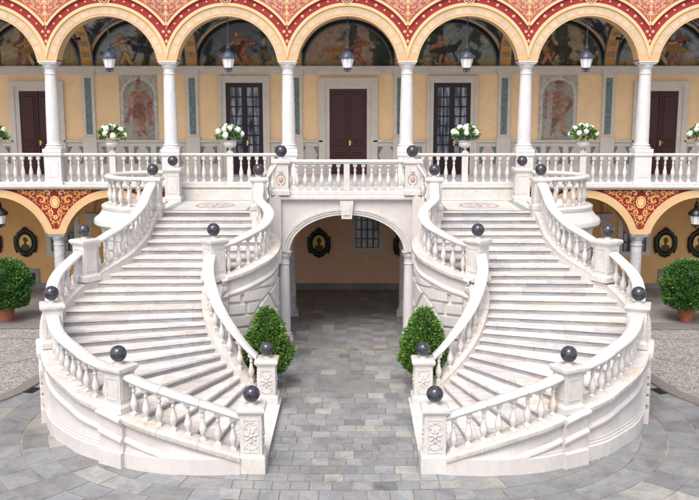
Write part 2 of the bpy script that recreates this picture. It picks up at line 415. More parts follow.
def newel(parent, sx, x, y, zb, z0, w=.42, rot=0, relief=False, ground=False, ballr=.167, diez=None):
    """zb: ball centre, z0: base of die; builds post > ball"""
    top = zb-ballr-.045
    cap = [(w/2+.0, top-.17), (w/2+.02, top-.15), (w/2+.055, top-.10), (w/2+.065, top-.09), (w/2+.065, top-.035), (w/2+.04, top-.01), (w/2-.06, top)]
    mb = MB(sx)
    mb.lathe([(w/2+.05, z0), (w/2+.05, z0+.12), (w/2+.02, z0+.16), (w/2, z0+.18), (w/2, top-.17)]+cap[1:], (x, y, 0), square=True, rot=rot)
    mb.lathe([(.05, 0), (.10, 0), (.07, .03), (.06, .06)], (x, y, top-.004), n=14)
    o = mb.build('newel_post', 'marble', parent)
    # raised frame on each face of the die
    fr = MB(sx); za, zc = z0+.26, top-.24
    if zc-za > .3:
        for k in range(4):
            a = rot+k*pi/2-pi/2; nx, ny = cos(a), sin(a); tx, ty = -ny, nx; h = w/2+.012; hw = w/2-.05
            def strip(u0, u1, v0, v1, d0=.0, d1=.012):
                vs = []
                for d in (w/2-.01, h):
                    for u, v in ((u0, v0), (u1, v0), (u1, v1), (u0, v1)): vs.append((x+nx*d+tx*u, y+ny*d+ty*u, v))
                fr.add(vs, [(0, 1, 2, 3), (7, 6, 5, 4)]+[(i, 4+i, 4+(i+1) % 4, (i+1) % 4) for i in range(4)])
            e = .022
            strip(-hw, hw, za, za+e); strip(-hw, hw, zc-e, zc); strip(-hw, -hw+e, za+e, zc-e); strip(hw-e, hw, za+e, zc-e)
            if relief:
                # carved acanthus rosette with curling stems
                zm = (za+zc)/2
                def blob(u, v, ru, rv, d=.03, tilt=0):
                    vs = []; n = 8
                    for j, (q, dd) in enumerate(((1., 0.), (.85, .6), (.5, .9))):
                        for i in range(n):
                            t = 2*pi*i/n; uu = ru*q*cos(t); vv = rv*q*sin(t); U = u+uu*cos(tilt)-vv*sin(tilt); V = v+uu*sin(tilt)+vv*cos(tilt)
                            D = w/2-.004+d*dd; vs.append((x+nx*D+tx*U, y+ny*D+ty*U, V))
                    D = w/2+d; vs.append((x+nx*D+tx*u, y+ny*D+ty*u, v))
                    fs = [(j*n+i, j*n+(i+1) % n, j*n+n+(i+1) % n, j*n+n+i) for j in range(2) for i in range(n)]+[(2*n+i, 2*n+(i+1) % n, 3*n) for i in range(n)]
                    fr.add(vs, fs)
                blob(0, zm, .045, .05, .045)
                for q in range(7):
                    t = 2*pi*q/7+.2; blob(.085*cos(t), zm+.095*sin(t), .055, .026, .034, t)
                for s2 in (-1, 1):
                    for q in range(6):
                        t = q/5; blob(s2*(.03+.10*sin(pi*t)), zm-.13-.16*t*.9, .035, .016, .024, s2*(1.2-2*t))
                        blob(s2*(.03+.10*sin(pi*t)), zm+.13+.16*t*.9, .035, .016, .024, -s2*(1.2-2*t))
    if fr.v: fr.build('carved_panel', 'marble', o, smooth=relief, angle=50, loc=(0, 0, 0))
    b = MB(sx); b.lathe([(max(.002, ballr*sin(pi*i/16)), -ballr*cos(pi*i/16)) for i in range(17)], (0, 0, 0), n=28)
    bo = b.build('ball_finial', 'orb', o, smooth=True, angle=0, loc=(sx*x, y, zb))
    return o
def wall_prof(pad, top_off=.10, z_low=None, plain=False):
    def f(i, p):
        T = p[2]+top_off; q = pad; lim = min(.32, T-.005)
        up = [(-.18-q*0, 0), (-.18, T), (.20+q, T), (.275+q, T-.015), (.295+q, T-.045), (.295+q, T-.075), (.25+q, T-.10), (.235+q, T-.15), (.20+q, T-.17), (.195+q, T-.40), (.235+q, T-.43), (.255+q, T-.47), (.25+q, T-.51), (.19+q, T-.53)]
        lo = [(.185+q, .50), (.20+q, .47), (.20+q, .44), (.215+q, .42), (.215+q, .38), (.235+q, .36), (.235+q, .325), (.265+q, .30), (.27+q, 0)]
        if q: lo = [(.19+q, .33), (.195+q, .325), (.2+q, .322), (.21+q, .32), (.22+q, .316), (.24+q, .312), (.25+q, .31), (.265+q, .30), (.27+q, 0)]
        up = [(n+(.266+q-n)*max(0, min(1, (lim+.14-z)/.14)) if 5 < k and n < .266+q else n, z) for k, (n, z) in enumerate(up)]
        r = [((n, max(z, lim)) if z >= lim else (max(n, .266+q), lim)) if k > 1 else (n, z) for k, (n, z) in enumerate(up)]
        zl = r[-1][1]
        r += [((n, z) if z < zl-1e-6 else (max(n, .266+q) if zl <= lim+1e-6 else n, zl)) for n, z in lo]
        return r
    return f
def joint_path(path, step=1.15):
    L = [0]
    for a, b in zip(path[:-1], path[1:]): L.append(L[-1]+hypot(b[0]-a[0], b[1]-a[1]))
    tot = L[-1]; n = int(tot/step); cuts = [tot*(k+1)/(n+1) for k in range(n)]
    ev = [(d, p, 0) for d, p in zip(L, path)]
    def at(d):
        for i in range(len(L)-1):
            if L[i+1] >= d:
                t = (d-L[i])/(L[i+1]-L[i]+1e-9); return tuple(a+(b-a)*t for a, b in zip(path[i], path[i+1]))
        return path[-1]
    for c in cuts:
        ev = [e for e in ev if abs(e[0]-c) > .02 or e[0] in (0, tot)]
        ev += [(c-.009, at(c-.009), 0), (c-.006, at(c-.006), 1), (c+.006, at(c+.006), 1), (c+.009, at(c+.009), 0)]
    ev.sort(key=lambda e: e[0]); return [e[1] for e in ev], [e[2] for e in ev]
def jointed(path, prof, out, mb, step=1.15):
    nm = None; pth, fl = joint_path(path, step); nm0 = path_normals(pth, out)
    # normals must be smooth across the tiny gaps
    nm = []
    for i in range(len(pth)):
        a = pth[max(0, i-3)]; b = pth[min(len(pth)-1, i+3)]; dx, dy = b[0]-a[0], b[1]-a[1]; L = hypot(dx, dy) or 1; nm.append((out*dy/L, -out*dx/L))
    idx = {id(p): f for p, f in zip(pth, fl)}
    cx = sum(a for a, b in prof)/len(prof); cz = sum(b for a, b in prof)/len(prof)
    def pf_(i, p):
        if fl[i]: return [(a-math.copysign(.014, a-cx), p[2]+b-math.copysign(.012, b-cz)) for a, b in prof]
        return [(a, p[2]+b) for a, b in prof]
    return mb.sweep(pth, pf_, normals=nm)
def rail_run(parent, sx, D, s0, s1, out, src, spacing=.29, n_override=None, off=0):
    pts = clipseg(D, s0, s1); path = [(p[1], p[2], zs(p[0])+hr(p[0])) for p in pts]
    rl = jointed(path, RAILP, out, MB(sx)).build('handrail', 'rail', parent, smooth=True, angle=40)
    L = arclen(pts); tot = L[-1]; n = n_override or max(1, int(round(tot/spacing)))
    for k in range(n):
        d = tot*(k+.5)/n
        for i in range(len(L)-1):
            if L[i+1] >= d:
                t = (d-L[i])/(L[i+1]-L[i]+1e-9); s = pts[i][0]+(pts[i+1][0]-pts[i][0])*t; break
        x, y = at_s(D, s); nx, ny = norm_s(D, s, out); z0 = zs(s)+.10+.03; z1 = zs(s)+hr(s)-.13; hh = z1-z0
        o = inst(src, 'baluster', (sx*x, y, z0), rl if False else parent, atan2(ny, nx*sx), (1, 1, hh/.74))
def spindle(parent, sx): pass
bsrc = make_baluster('baluster', .74, .077, 'baluster', .12)   # first real use below moves this one
bsrc_used = [False]
def staircase(sx, side):
    root = empty('staircase', (sx*-4.4, -8.5, 0), f'curved white marble flight with dark ball finials, {side} of the central arch', 'staircase', 'matching marble horseshoe staircases')
    out_o = 1; out_i = -1
    # --- steps
    for k in range(0, 26):
        s = float(k); z = zs(s); f = .035
        s_end = min(s, 25.0)
        A = at_s(ICd, s); B = at_s(OCd, s); n_i = norm_s(ICd, s, out_i); n_o = norm_s(OCd, s, out_o)
        if k == 0: continue
        sb = s-1.0
        A2 = at_s(ICd, sb); B2 = at_s(OCd, sb)
        m = 10
        def line(P, Q, push=0):
            dx, dy = Q[0]-P[0], Q[1]-P[1]; L = hypot(dx, dy); px, py = dy/L, -dx/L   # towards descent
            # A->B runs inner->outer (towards -x): descent side = ?
            return [(P[0]+dx*t/m+px*push, P[1]+dy*t/m+py*push) for t in range(m+1)]
        # descent direction sign
        mid0 = ((A[0]+B[0])/2, (A[1]+B[1])/2); mid1 = ((A2[0]+B2[0])/2, (A2[1]+B2[1])/2)
        dx, dy = B[0]-A[0], B[1]-A[1]; L = hypot(dx, dy); px, py = dy/L, -dx/L
        sg = 1 if (px*(mid0[0]-mid1[0])+py*(mid0[1]-mid1[1])) > 0 else -1
        F = line(A, B, sg*f); Rr = line(A, B, 0); Bk = line(A2, B2, sg*-.03)
        if k == 25:
            MB(sx).box(-2.3, -1.555, -13.16, -9.02, 0, RS-.051).build('platform', 'marble', root)
        if k == 25:
            F = [(-1.53, -9.0+(-4.18)*t/m) for t in range(m+1)]; Rr = [(x-.03, y) for x, y in F]
            Bk = line(A2, B2, 0)
            Bk = [(x-.1, y) for x, y in Bk]
        mb = MB(sx); mb.mi = 0
        vs = []; th = .05
        for P in (F, Bk):
            for zz in (z-th, z): vs += [(x, y, zz) for x, y in P]
        n = m+1; q = lambda r, i: r*n+i
        fs = []
        for i in range(m):
            fs += [(q(1, i), q(1, i+1), q(3, i+1), q(3, i)), (q(0, i), q(0, i+1), q(1, i+1), q(1, i)), (q(0, i), q(2, i), q(2, i+1), q(0, i+1)), (q(2, i), q(3, i), q(3, i+1), q(2, i+1))]
        fs += [(q(0, 0), q(1, 0), q(3, 0), q(2, 0)), (q(0, m), q(2, m), q(3, m), q(1, m))]
        mb.add(vs, fs)
        mb.mi = 1
        vs = [(x, y, zz) for zz in (max(0, z-RS*1.4), z-th) for P in (Rr, Bk) for x, y in P]
        fs = []
        for i in range(m): fs += [(q(0, i), q(0, i+1), q(2, i+1), q(2, i)), (q(1, i), q(1, i+1), q(3, i+1), q(3, i))]
        mb.add(vs, fs)
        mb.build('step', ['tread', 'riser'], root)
    # --- landing: floor slab, its riser, blue-grey border and medallion
    mb = MB(sx)
    mb.add([(-2.3, -3.60, LZ), (-5.75, -3.60, LZ), (-5.75, -.4, LZ), (-2.3, -.4, LZ), (-2.3, -3.60, LZ-.05), (-5.75, -3.60, LZ-.05), (-5.75, -.4, LZ-.05), (-2.3, -.4, LZ-.05)],
           [(0, 1, 2, 3), (7, 6, 5, 4), (0, 4, 5, 1), (1, 5, 6, 2), (2, 6, 7, 3), (3, 7, 4, 0)])
    mb.mi = 1; mb.box(-5.7, -2.35, -3.565, -.4, LZ-.3, LZ-.05)
    land = mb.build('landing', ['tread', 'riser'], root)
    bd = MB(sx)
    def flat(x0, x1, y0, y1, z): bd.box(x0, x1, y0, y1, z-.003, z)
    e = LZ+.004
    flat(-5.45, -2.75, -3.56, -3.38, e); flat(-5.45, -2.75, -.80, -.62, e); flat(-5.45, -5.2, -3.38, -.80, e); flat(-3.0, -2.75, -3.38, -.80, e)
    bd.build('border_inlay', 'bluemarble', land, loc=(0, 0, 0))
    md = MB(sx)
    def ringflat(cx, cy, r0, r1, z, n=32, e0=1, e1=1.):
        vs = []
        for i in range(n):
            t = 2*pi*i/n; vs += [(cx+r0*cos(t), cy+r0*sin(t)*e0, z), (cx+r1*cos(t), cy+r1*sin(t)*e0, z)]
        md.add(vs, [(2*i, 2*i+1, (2*i+3) % (2*n), (2*i+2) % (2*n)) for i in range(n)])
    ringflat(-4.1, -2.05, .52, .62, e+.001, e0=1.15); ringflat(-4.1, -2.05, .0, .14, e+.001, e0=1.2)
    for i in range(8):
        t = 2*pi*i/8; cx, cy = -4.1+.33*cos(t), -2.05+.36*sin(t)
        md.add([(cx+.13*cos(t), cy+.13*sin(t), e+.001), (cx-.06*sin(t), cy+.06*cos(t), e+.001), (cx-.13*cos(t), cy-.13*sin(t), e+.001), (cx+.06*sin(t), cy-.06*cos(t), e+.001)], [(0, 1, 2, 3)])
    md.build('medallion_inlay', 'pinkinlay', land, loc=(0, 0, 0))
    # three lateral steps up to the balcony
    for k in range(2):
        z = LZ+RS*(k+1); x0 = -2.62+.3*k
        MB(sx).box(x0, -1.9, -3.2, -.42, z-.15, z-.0).build('upper_step', 'tread', root)
    # --- newels (s, ball z)
    No = [(0.0, 5.26), (9.2, 3.98), (15.5, 2.93), (19.6, 2.24), (25.0, 1.55)]
    Ni = [(0.0, 5.26), (9.4, 3.98), (25.0, 1.45)]
    half = .23
    for D, NN, out, inner in ((OCd, No, out_o, False), (ICd, Ni, out_i, True)):
        cuts = []
        for s, zb in NN:
            x, y = at_s(D, s); nx, ny = norm_s(D, s, out); rot = atan2(ny, nx)
            last = s >= 25
            if last: rot = 0
            z0 = zs(s)+.08 if not last else RS
            newel(root, sx, x, y, zb, z0, rot=rot, relief=last)
            a = s_after(D, s, half, -1) if s > 0 else s; b = s_after(D, s, half, 1) if not last else s
            if s == 0: a = 0
            cuts.append((a, b, s, x, y, rot))
        # walls under newels (pilasters) + runs
        for i, (a, b, s, x, y, rot) in enumerate(cuts):
            if 0 < s < 25:
                a2 = s_after(D, s, .31, -1); b2 = s_after(D, s, .31, 1)
                pts = clipseg(D, a2, b2); path = [(p[1], p[2], zs(p[0])) for p in pts]
                MB(sx).sweep(path, wall_prof(.10, .104), out=out).build('pilaster', ['plaster'], root, smooth=True, angle=30)
            elif s == 0:
                mbp = MB(sx); mbp.box(x-.25, x+.25, y-.25, y+.25, 0, LZ+.085); mbp.build('pilaster', 'plaster', root)
            else:
                mbp = MB(sx); mbp.lathe([(.275, 0), (.275, RS+.17), (.25, RS+.2), (.24, RS+.21)], (x, y, 0), square=True); mbp.build('newel_plinth', 'marble', root)
        for (a, b, s, *_), (a2, b2, s2, *_2) in zip(cuts[:-1], cuts[1:]):
            w0 = s_after(D, s, .25, 1) if s > 0 else 0; w1 = s_after(D, s2, .25, -1)
            pts = clipseg(D, w0, w1); path = [(p[1], p[2], zs(p[0])) for p in pts]
            wp = wall_prof(0)
            MB(sx).sweep(path, wp, out=out).build('stringer_wall', 'plaster', root, smooth=True, angle=30)
            # weathered stone sill on top of the wall
            sp = [(-.19, .10), (-.19, .125), (-.15, .135), (.22, .135), (.285, .12), (.305, .09), (.30, .035), (.285, .03), (.28, .0999)]
            sp = [(-.19, .085), (-.19, .12), (-.15, .132), (.22, .132), (.285, .12), (.307, .095), (.307, .02), (.298, .0)]
            jointed(path, sp, out, MB(sx), .95).build('sill', 'sill', root, smooth=True, angle=40)
            rail_run(root, sx, D, b, a2, out, bsrc)
    # --- curved turret balcony beside the landing
    c = (-5.9, -2.28); rr = 1.36
    ring = []
    for i in range(41):
        t = R(-86)-R(188)*i/40
        ring.append((c[0]+rr*cos(t), c[1]+rr*sin(t), LZ))
    # path runs clockwise from the newel (front) round the west side to the back
    outr = -1
    nmr = [((p[0]-c[0])/rr, (p[1]-c[1])/rr) for p in ring]
    rpath = [(x, y, LZ+1.0) for x, y, z in ring]
    MB(sx).sweep(rpath, RAILP, normals=nmr).build('handrail', 'rail', root, smooth=True, angle=40)
    MB(sx).sweep(ring, [(-.2, -.3), (-.2, .12), (.2, .12), (.26, .08), (.26, .0), (.24, -.04), (.27, -.1), (.36, -.22), (.47, -.30), (.50, -.36), (.50, -.46), (.44, -.52), (.34, -.55), (.30, -.62), (.28, -.72), (.28, -.9), (-.2, -.9)], normals=nmr).build('turret_cornice', 'marble', root, smooth=True, angle=30)
    tw = MB(sx); z = 0
    prof = [(-.15, -LZ)]
    zz = -LZ; prof = [(-.15, zz), (.33, zz), (.33, zz+.35), (.27, zz+.38)]
    zz += .40
    while zz < -1.05:
        h = .34
        prof += [(.20, zz), (.20, zz+.05), (.255, zz+.06), (.265, zz+.07), (.265, zz+h-.02), (.255, zz+h-.01)]; zz += h
    prof += [(.20, -.88), (-.15, -.88)]
    tw.sweep(ring, prof, normals=nmr).build('turret_wall', 'plaster', root, smooth=True, angle=25)
    tf = MB(sx); vs = [(x, y, LZ+.0) for x, y, _ in ring]; tf.add(vs+[(x, y, LZ-.2) for x, y, _ in ring], [tuple(range(41)), tuple(range(81, 40, -1))]); tf.build('turret_floor', 'tread', root)
    for k in range(13):
        t = R(-98)-R(164)*k/12
        inst(bsrc, 'baluster', (sx*(c[0]+rr*cos(t)), c[1]+rr*sin(t), LZ+.13), root, t if sx > 0 else pi-t, (1, 1, .735/.74))
    newel(root, sx, -5.63, -.82, 5.33, LZ, w=.46, rot=0)
    # --- joining rail between the top inner newel and the balcony corner
    pa = [(-2.42, -3.66, LZ+.98), (-2.1, -3.46, FL+1.0)]
    pa = [(-2.36, -3.62, LZ+1.06), (-2.13, -3.49, FL+.93)]
    MB(sx).sweep(pa, RAILP, out=1).build('handrail', 'rail', root, smooth=True, angle=40)
    MB(sx).sweep([(-2.5, -3.68, LZ), (-2.0, -3.42, FL)], [(-.14, -2.), (-.14, .12), (.14, .12), (.14, -2.)], out=1).build('stringer_wall', 'plaster', root)
    inst(bsrc, 'baluster', (sx*-2.25, -3.555, LZ+.34), root, .5*sx, (1, 1, 1.05))
    # --- rusticated blocks on the bulging inner wall
    seg = [(2.4, 8.9)]
    rb = MB(sx); D = ICd
    pts = clipseg(D, 3.2, 8.8); L = arclen(pts); tot = L[-1]
    def at_d(d):
        for i in range(len(L)-1):
            if L[i+1] >= d:
                t = (d-L[i])/(L[i+1]-L[i]+1e-9); return pts[i][0]+(pts[i+1][0]-pts[i][0])*t
        return pts[-1][0]
    d5 = 0
    for q_, p_ in zip(L, pts):
        if p_[0] <= 4.6: d5 = q_
    def patch(c4, mu=7, mv=3):
        # c4: (d,z) corners, counter-clockwise from lower left
        def bil(u, v):
            a = [(1-u)*(1-v), u*(1-v), u*v, (1-u)*v]
            return sum(w*c[0] for w, c in zip(a, c4)), sum(w*c[1] for w, c in zip(a, c4))
        vs = []; 
        for v in range(mv+1):
            for u in range(mu+1):
                d, zz = bil(u/mu, v/mv); d = max(0, min(tot-.01, d)); s = at_d(d); x, y = at_s(D, s); nx, ny = norm_s(D, s, out_i)
                zz = min(zz, zs(s)-.50)
                edge = u in (0, mu) or v in (0, mv); n_ = .16 if edge else .25
                # bevel: the rim sits in the wall, the next ring on the block face
                vs.append((x+nx*n_, y+ny*n_, zz))
        W_ = mu+1
        rb.add(vs, [(v*W_+u, v*W_+u+1, (v+1)*W_+u+1, (v+1)*W_+u) for v in range(mv) for u in range(mu)])
    def bevelpatch(c4, e=.022, mu=6):
        cd = sum(c[0] for c in c4)/4; cz = sum(c[1] for c in c4)/4
        def bil(u, v):
            a = [(1-u)*(1-v), u*(1-v), u*v, (1-u)*v]
            return sum(w*c[0] for w, c in zip(a, c4)), sum(w*c[1] for w, c in zip(a, c4))
        du = e/max(.05, abs(c4[1][0]-c4[0][0])+abs(c4[1][1]-c4[0][1])); dv = e/max(.05, abs(c4[3][1]-c4[0][1])+abs(c4[3][0]-c4[0][0]))
        us = [0, du]+[du+(1-2*du)*k/mu for k in range(1, mu)]+[1-du, 1]; vv = [0, dv, .5, 1-dv, 1]
        vs = []
        for b_, v in enumerate(vv):
            for a_, u in enumerate(us):
                d, zz = bil(u, v); d = max(0, min(tot-.01, d)); s = at_d(d); x, y = at_s(D, s); nx, ny = norm_s(D, s, out_i)
                edge = a_ in (0, len(us)-1) or b_ in (0, 4); n_ = .165 if edge else .255
                vs.append((x+nx*n_, y+ny*n_, min(zz, zs(s)-.47)))
        W_ = len(us)
        rb.add(vs, [(v*W_+u, v*W_+u+1, (v+1)*W_+u+1, (v+1)*W_+u) for v in range(4) for u in range(W_-1)])
    zc_, ra, rb1 = .95, .95, 1.52
    for k in range(5):      # fan of voussoirs springing beside the portal
        a0, a1 = k*pi/2/5+.02, (k+1)*pi/2/5-.02
        P4 = lambda r, a: (d5+r*sin(a), zc_+r*cos(a))
        bevelpatch([P4(ra, a0), P4(ra, a1), P4(rb1, a1), P4(rb1, a0)][::1])
    ra2 = .42
    for k in range(3):
        a0, a1 = k*pi/2/3+.03, (k+1)*pi/2/3-.03
        bevelpatch([P4(ra2, a0), P4(ra2, a1), P4(ra-.06, a1), P4(ra-.06, a0)])
    z = .46; row = 0
    while z < 2.9:
        z1 = z+.27
        left = lambda zz: d5+(sqrt(max(0, (rb1+.06)**2-(zz-zc_)**2)) if zz > zc_ else rb1+.06)
        l0, l1 = left(z), left(z1); rgt = tot-.02
        mid = (max(l0, l1)+rgt)/2+(.12 if row % 2 else -.12)
        if rgt-max(l0, l1) > .5:
            bevelpatch([(l0, z), (mid-.025, z), (mid-.025, z1), (l1, z1)]); bevelpatch([(mid+.025, z), (rgt, z), (rgt, z1), (mid+.025, z1)])
        else: bevelpatch([(l0, z), (rgt, z), (rgt, z1), (l1, z1)])
        if z1 < zc_: bevelpatch([(d5, z), (d5+rb1, z), (d5+rb1, z1), (d5, z1)])
        z = z1+.055; row += 1
    rb.build('rusticated_blocks', 'plaster', root, smooth=True, angle=25)
    # banded blocks at the outermost pilaster edge
    x, y = at_s(OCd, 15.5); nx, ny = norm_s(OCd, 15.5, 1)
    qb = MB(sx); z = .42
    while z < zs(15.5)-.62:
        a = atan2(ny, nx); cx, cy = x+nx*.23, y+ny*.23
        qb.box(cx-.13, cx+.13, cy-.24, cy+.24, z, z+.19, .02, rot=a, c=(cx, cy)); z += .25
    qb.build('quoin_blocks', 'plaster', root)
    return root
stL = staircase(1, 'left'); stR = staircase(-1, 'right')

# ------------------------------------------------------------------ PORTAL BALCONY
pb = empty('portal_balcony', (0, -3.4, 0), 'white marble balcony with crest piers over the wide central arch between both flights', 'balcony')
def arcpts(cx, zc, r, a0, a1, n): return [(cx+r*cos(a0+(a1-a0)*i/n), zc+r*sin(a0+(a1-a0)*i/n)) for i in range(n+1)]
def ell(hx, hz, zsp, n=32, cx=0): return [(cx+hx*cos(pi-pi*i/n), zsp+hz*sin(pi*i/n)) for i in range(n+1)]
def band(mb, inner, outer, y0, y1):
    # closed band between two polylines (x,z), from y0 (front) to y1
    n = len(inner); vs = []
    for (xi, zi), (xo, zo) in zip(inner, outer): vs += [(xi, y0, zi), (xo, y0, zo), (xo, y1, zo), (xi, y1, zi)]
    fs = []
    for i in range(n-1):
        for k in range(4):
            j = (k+1) % 4; fs.append((4*i+k, 4*i+j, 4*i+4+j, 4*i+4+k))
    fs += [(3, 2, 1, 0), (4*n-4, 4*n-3, 4*n-2, 4*n-1)]
    mb.add(vs, fs)
SP = 2.80; HX = 1.70; HZ = 1.10
YF = -3.4
w = MB()
inn = ell(HX, HZ, SP, 40)
band(w, inn, [(x, 4.36) for x, z in inn], YF, YF+.5)
w.box(-2.35, -HX, YF, YF+.5, SP, 4.36); w.box(HX, 2.35, YF, YF+.5, SP, 4.36)
for s in (-1, 1):
    w.box(min(s*2.08, s*2.4), max(s*2.08, s*2.4), YF+.03, YF+.5, 0, SP)
    w.box(min(s*1.9, s*2.35), max(s*1.9, s*2.35), YF+.52, -.3, 2.9, 4.36)
w.build('portal_wall', 'plaster', pb)
arv = MB()
for (a, b, d) in ((0, .09, .04), (.09, .17, .065), (.17, .235, .09)):
    band(arv, ell(HX+a, HZ+a*.85, SP, 40), ell(HX+b, HZ+b*.85, SP, 40), YF-d, YF+.002)
arv.build('archivolt', 'marble', pb)
ks = MB(); ks.add([(x, y, z) for y, zz in ((YF-.2, 0), (YF+.0, 0)) for x, z in ((-.15, 3.80), (.15, 3.80), (.20, 4.33), (-.20, 4.33))], [(0, 1, 2, 3), (7, 6, 5, 4), (0, 4, 5, 1), (1, 5, 6, 2), (2, 6, 7, 3), (3, 7, 4, 0)])
ks.box(-.11, .11, YF-.225, YF-.19, 3.9, 4.25, .012)
ks.lathe([(.10, -.17), (.115, -.14), (.115, .14), (.10, .17)], (0, 0, 0), n=4) if False else None
ks.build('keystone', 'marble', pb)
sof = MB(); band(sof, ell(HX, HZ, SP, 24), ell(HX+.05, HZ+.05, SP, 24), YF+.5, -.35); sof.build('barrel_vault', 'passage', pb)
def colm(parent, x, y, z0, z1, r0, r1, capw, mat, base=True, name='column', seg=24):
    mb = MB()
    h = z1-z0; P = []
    mb.box(x-capw/2+.02, x+capw/2-.02, y-capw/2+.02, y+capw/2-.02, z1-.09, z1-.03); mb.box(x-capw/2-.02, x+capw/2+.02, y-capw/2-.02, y+capw/2+.02, z1-.03, z1)
    b0 = z0
    if base:
        mb.box(x-r0*1.36, x+r0*1.36, y-r0*1.36, y+r0*1.36, z0, z0+.12, .006); b0 = z0+.12
        P += [(r0*1.3, 0), (r0*1.36, .03), (r0*1.32, .06), (r0*1.12, .075), (r0*1.1, .10), (r0*1.2, .115), (r0*1.18, .14)]
    P += [(r0*1.04, .15), (r0, .19), (r0, .3)]
    hh = z1-.09-b0
    for i in range(1, 9):
        t = i/8; P.append((r0+(r1-r0)*(t**1.6), .3+(hh-.3-.32)*t))
    P += [(r1*1.10, hh-.31), (r1*1.12, hh-.285), (r1*1.02, hh-.27), (r1*1.02, hh-.14), (r1*1.10, hh-.135), (r1*1.12, hh-.12), (r1*1.16, hh-.11), (r1*1.28, hh-.075), (r1*1.36, hh-.03), (r1*1.36, hh)]
    mb.lathe([(a, b) for a, b in P], (x, y, b0), n=seg)
    return mb.build(name, mat, parent, smooth=True, angle=35)
for s in (-1, 1): colm(pb, s*1.88, YF+.18, 0, SP, .175, .155, .42, 'column')
fl = MB(); fl.box(-2.15, 2.15, YF-.14, -.3, 4.36, 4.455, .012); fl.box(-2.1, 2.1, YF-.08, -.3, 4.455, FL); fl.box(-2.12, 2.12, YF-.04, YF+.3, 4.3, 4.36)
fl.build('balcony_floor', 'marble', pb)
rl = MB(); rl.sweep([(-1.75, YF+.04, 5.53), (1.75, YF+.04, 5.53)], [(a*.8, b) for a, b in RAILP], out=1); rl.box(-1.75, 1.75, YF-.07, YF+.15, FL, FL+.11, .01); rl.build('handrail', 'rail', pb)
for s in (-1, 1):
    mb = MB(); x = s*1.93; mb.lathe([(.25, FL), (.25, FL+.13), (.225, FL+.16), (.225, 5.38), (.25, 5.41), (.275, 5.44), (.275, 5.52), (.25, 5.545)], (x, YF+.05, 0), square=True)
    mb.lathe([(.11, 5.54), (.08, 5.58), (.07, 5.61)], (x, YF+.05, 0), n=14)
    p = mb.build('corner_pier', 'marble', pb)
    cr = MB()   # carved crest: shield, crown and crossed ribbons in low relief
    yf = YF+.05-.225
    def disc(u, v, ru, rv, d, n=14, tilt=0):
        vs = []
        for q, dd in ((1, 0), (.85, .7), (.4, 1)):
            for i in range(n):
                t = 2*pi*i/n; a = ru*q*cos(t); b = rv*q*sin(t); vs.append((x+u+a*cos(tilt)-b*sin(tilt), yf+.004-d*dd, v+a*sin(tilt)+b*cos(tilt)))
        fs = [(j*n+i, j*n+(i+1) % n, j*n+n+(i+1) % n, j*n+n+i) for j in range(2) for i in range(n)]+[tuple(2*n+i for i in range(n))]
        cr.add(vs, fs)
    disc(0, 4.97, .075, .10, .03); disc(0, 5.13, .06, .04, .03)
    for q in range(5): disc(-.05+.025*q, 5.18, .011, .018, .03)
    for s2 in (-1, 1):
        for q in range(7):
            t = -1.2+q*.38; disc(s2*(.11*cos(t)+.02), 4.96+.15*sin(t), .034, .016, .022, 10, s2*(t+pi/2))
    cr.build('carved_crest', 'pinkinlay', p, smooth=True, angle=50, loc=(0, 0, 0))
    b = MB(); rb_ = .175; b.lathe([(max(.002, rb_*sin(pi*i/16)), -rb_*cos(pi*i/16)) for i in range(17)], (0, 0, 0), n=28)
    b.build('ball_finial', 'orb', p, smooth=True, angle=0, loc=(x, YF+.05, 5.61+.165))
mp = MB(); mp.box(-.085, .085, YF-.05, YF+.14, FL+.11, 5.40, .01); mp.build('middle_pier', 'marble', pb)
for s in (-1, 1):
    for k in range(6):
        inst(bsrc, 'baluster', (s*(.245+k*.245), YF+.045, FL+.14), pb, 0, (.95, .95, .76/.74))
    inst(bsrc, 'baluster', (s*1.665, YF+.045, FL+.14), pb, 0, (.95, .95, .76/.74))

# ------------------------------------------------------------------ PALACE FACADE
pf = empty('palace_facade', (0, 0, 0), 'two storey ochre palace front with painted red arcades and white marble columns behind the stairs', 'building')
XL, XR = CX[0]-.4, CX[-1]+.4
# --- arcade wall with arch openings
def arcade(name, Rin, zc, zsp, ztop, y0, y1, mats, hs):
    mb = MB()
    a0 = math.acos(hs/Rin)*0
    for bc in BC:
        ang0 = math.asin((zsp-zc)/Rin); n = 40
        arc = [(bc+Rin*cos(pi-ang0-(pi-2*ang0)*i/n), zc+Rin*sin(pi-ang0-(pi-2*ang0)*i/n)) for i in range(n+1)]
        top = [(x, ztop) for x, z in arc]
        band(mb, arc, top, y0, y1)
        hsp = arc[-1][0]-bc
        mb.box(bc-BAY/2, bc-hsp, y0, y1, zsp, ztop); mb.box(bc+hsp, bc+BAY/2, y0, y1, zsp, ztop)
    return mb.build(name, mats, pf)
UR, UZ, USP = 1.64, 8.27, 8.49
LR, LZc, LSP = 1.68, 2.42, 2.86
arcade('upper_arcade_wall', UR, UZ, USP, 13.2, -.25, .25, 'rose', 1.62)
arcade('lower_arcade_wall', LR, LZc, LSP, 4.36, -.25, .25, 'darkred', 1.62)
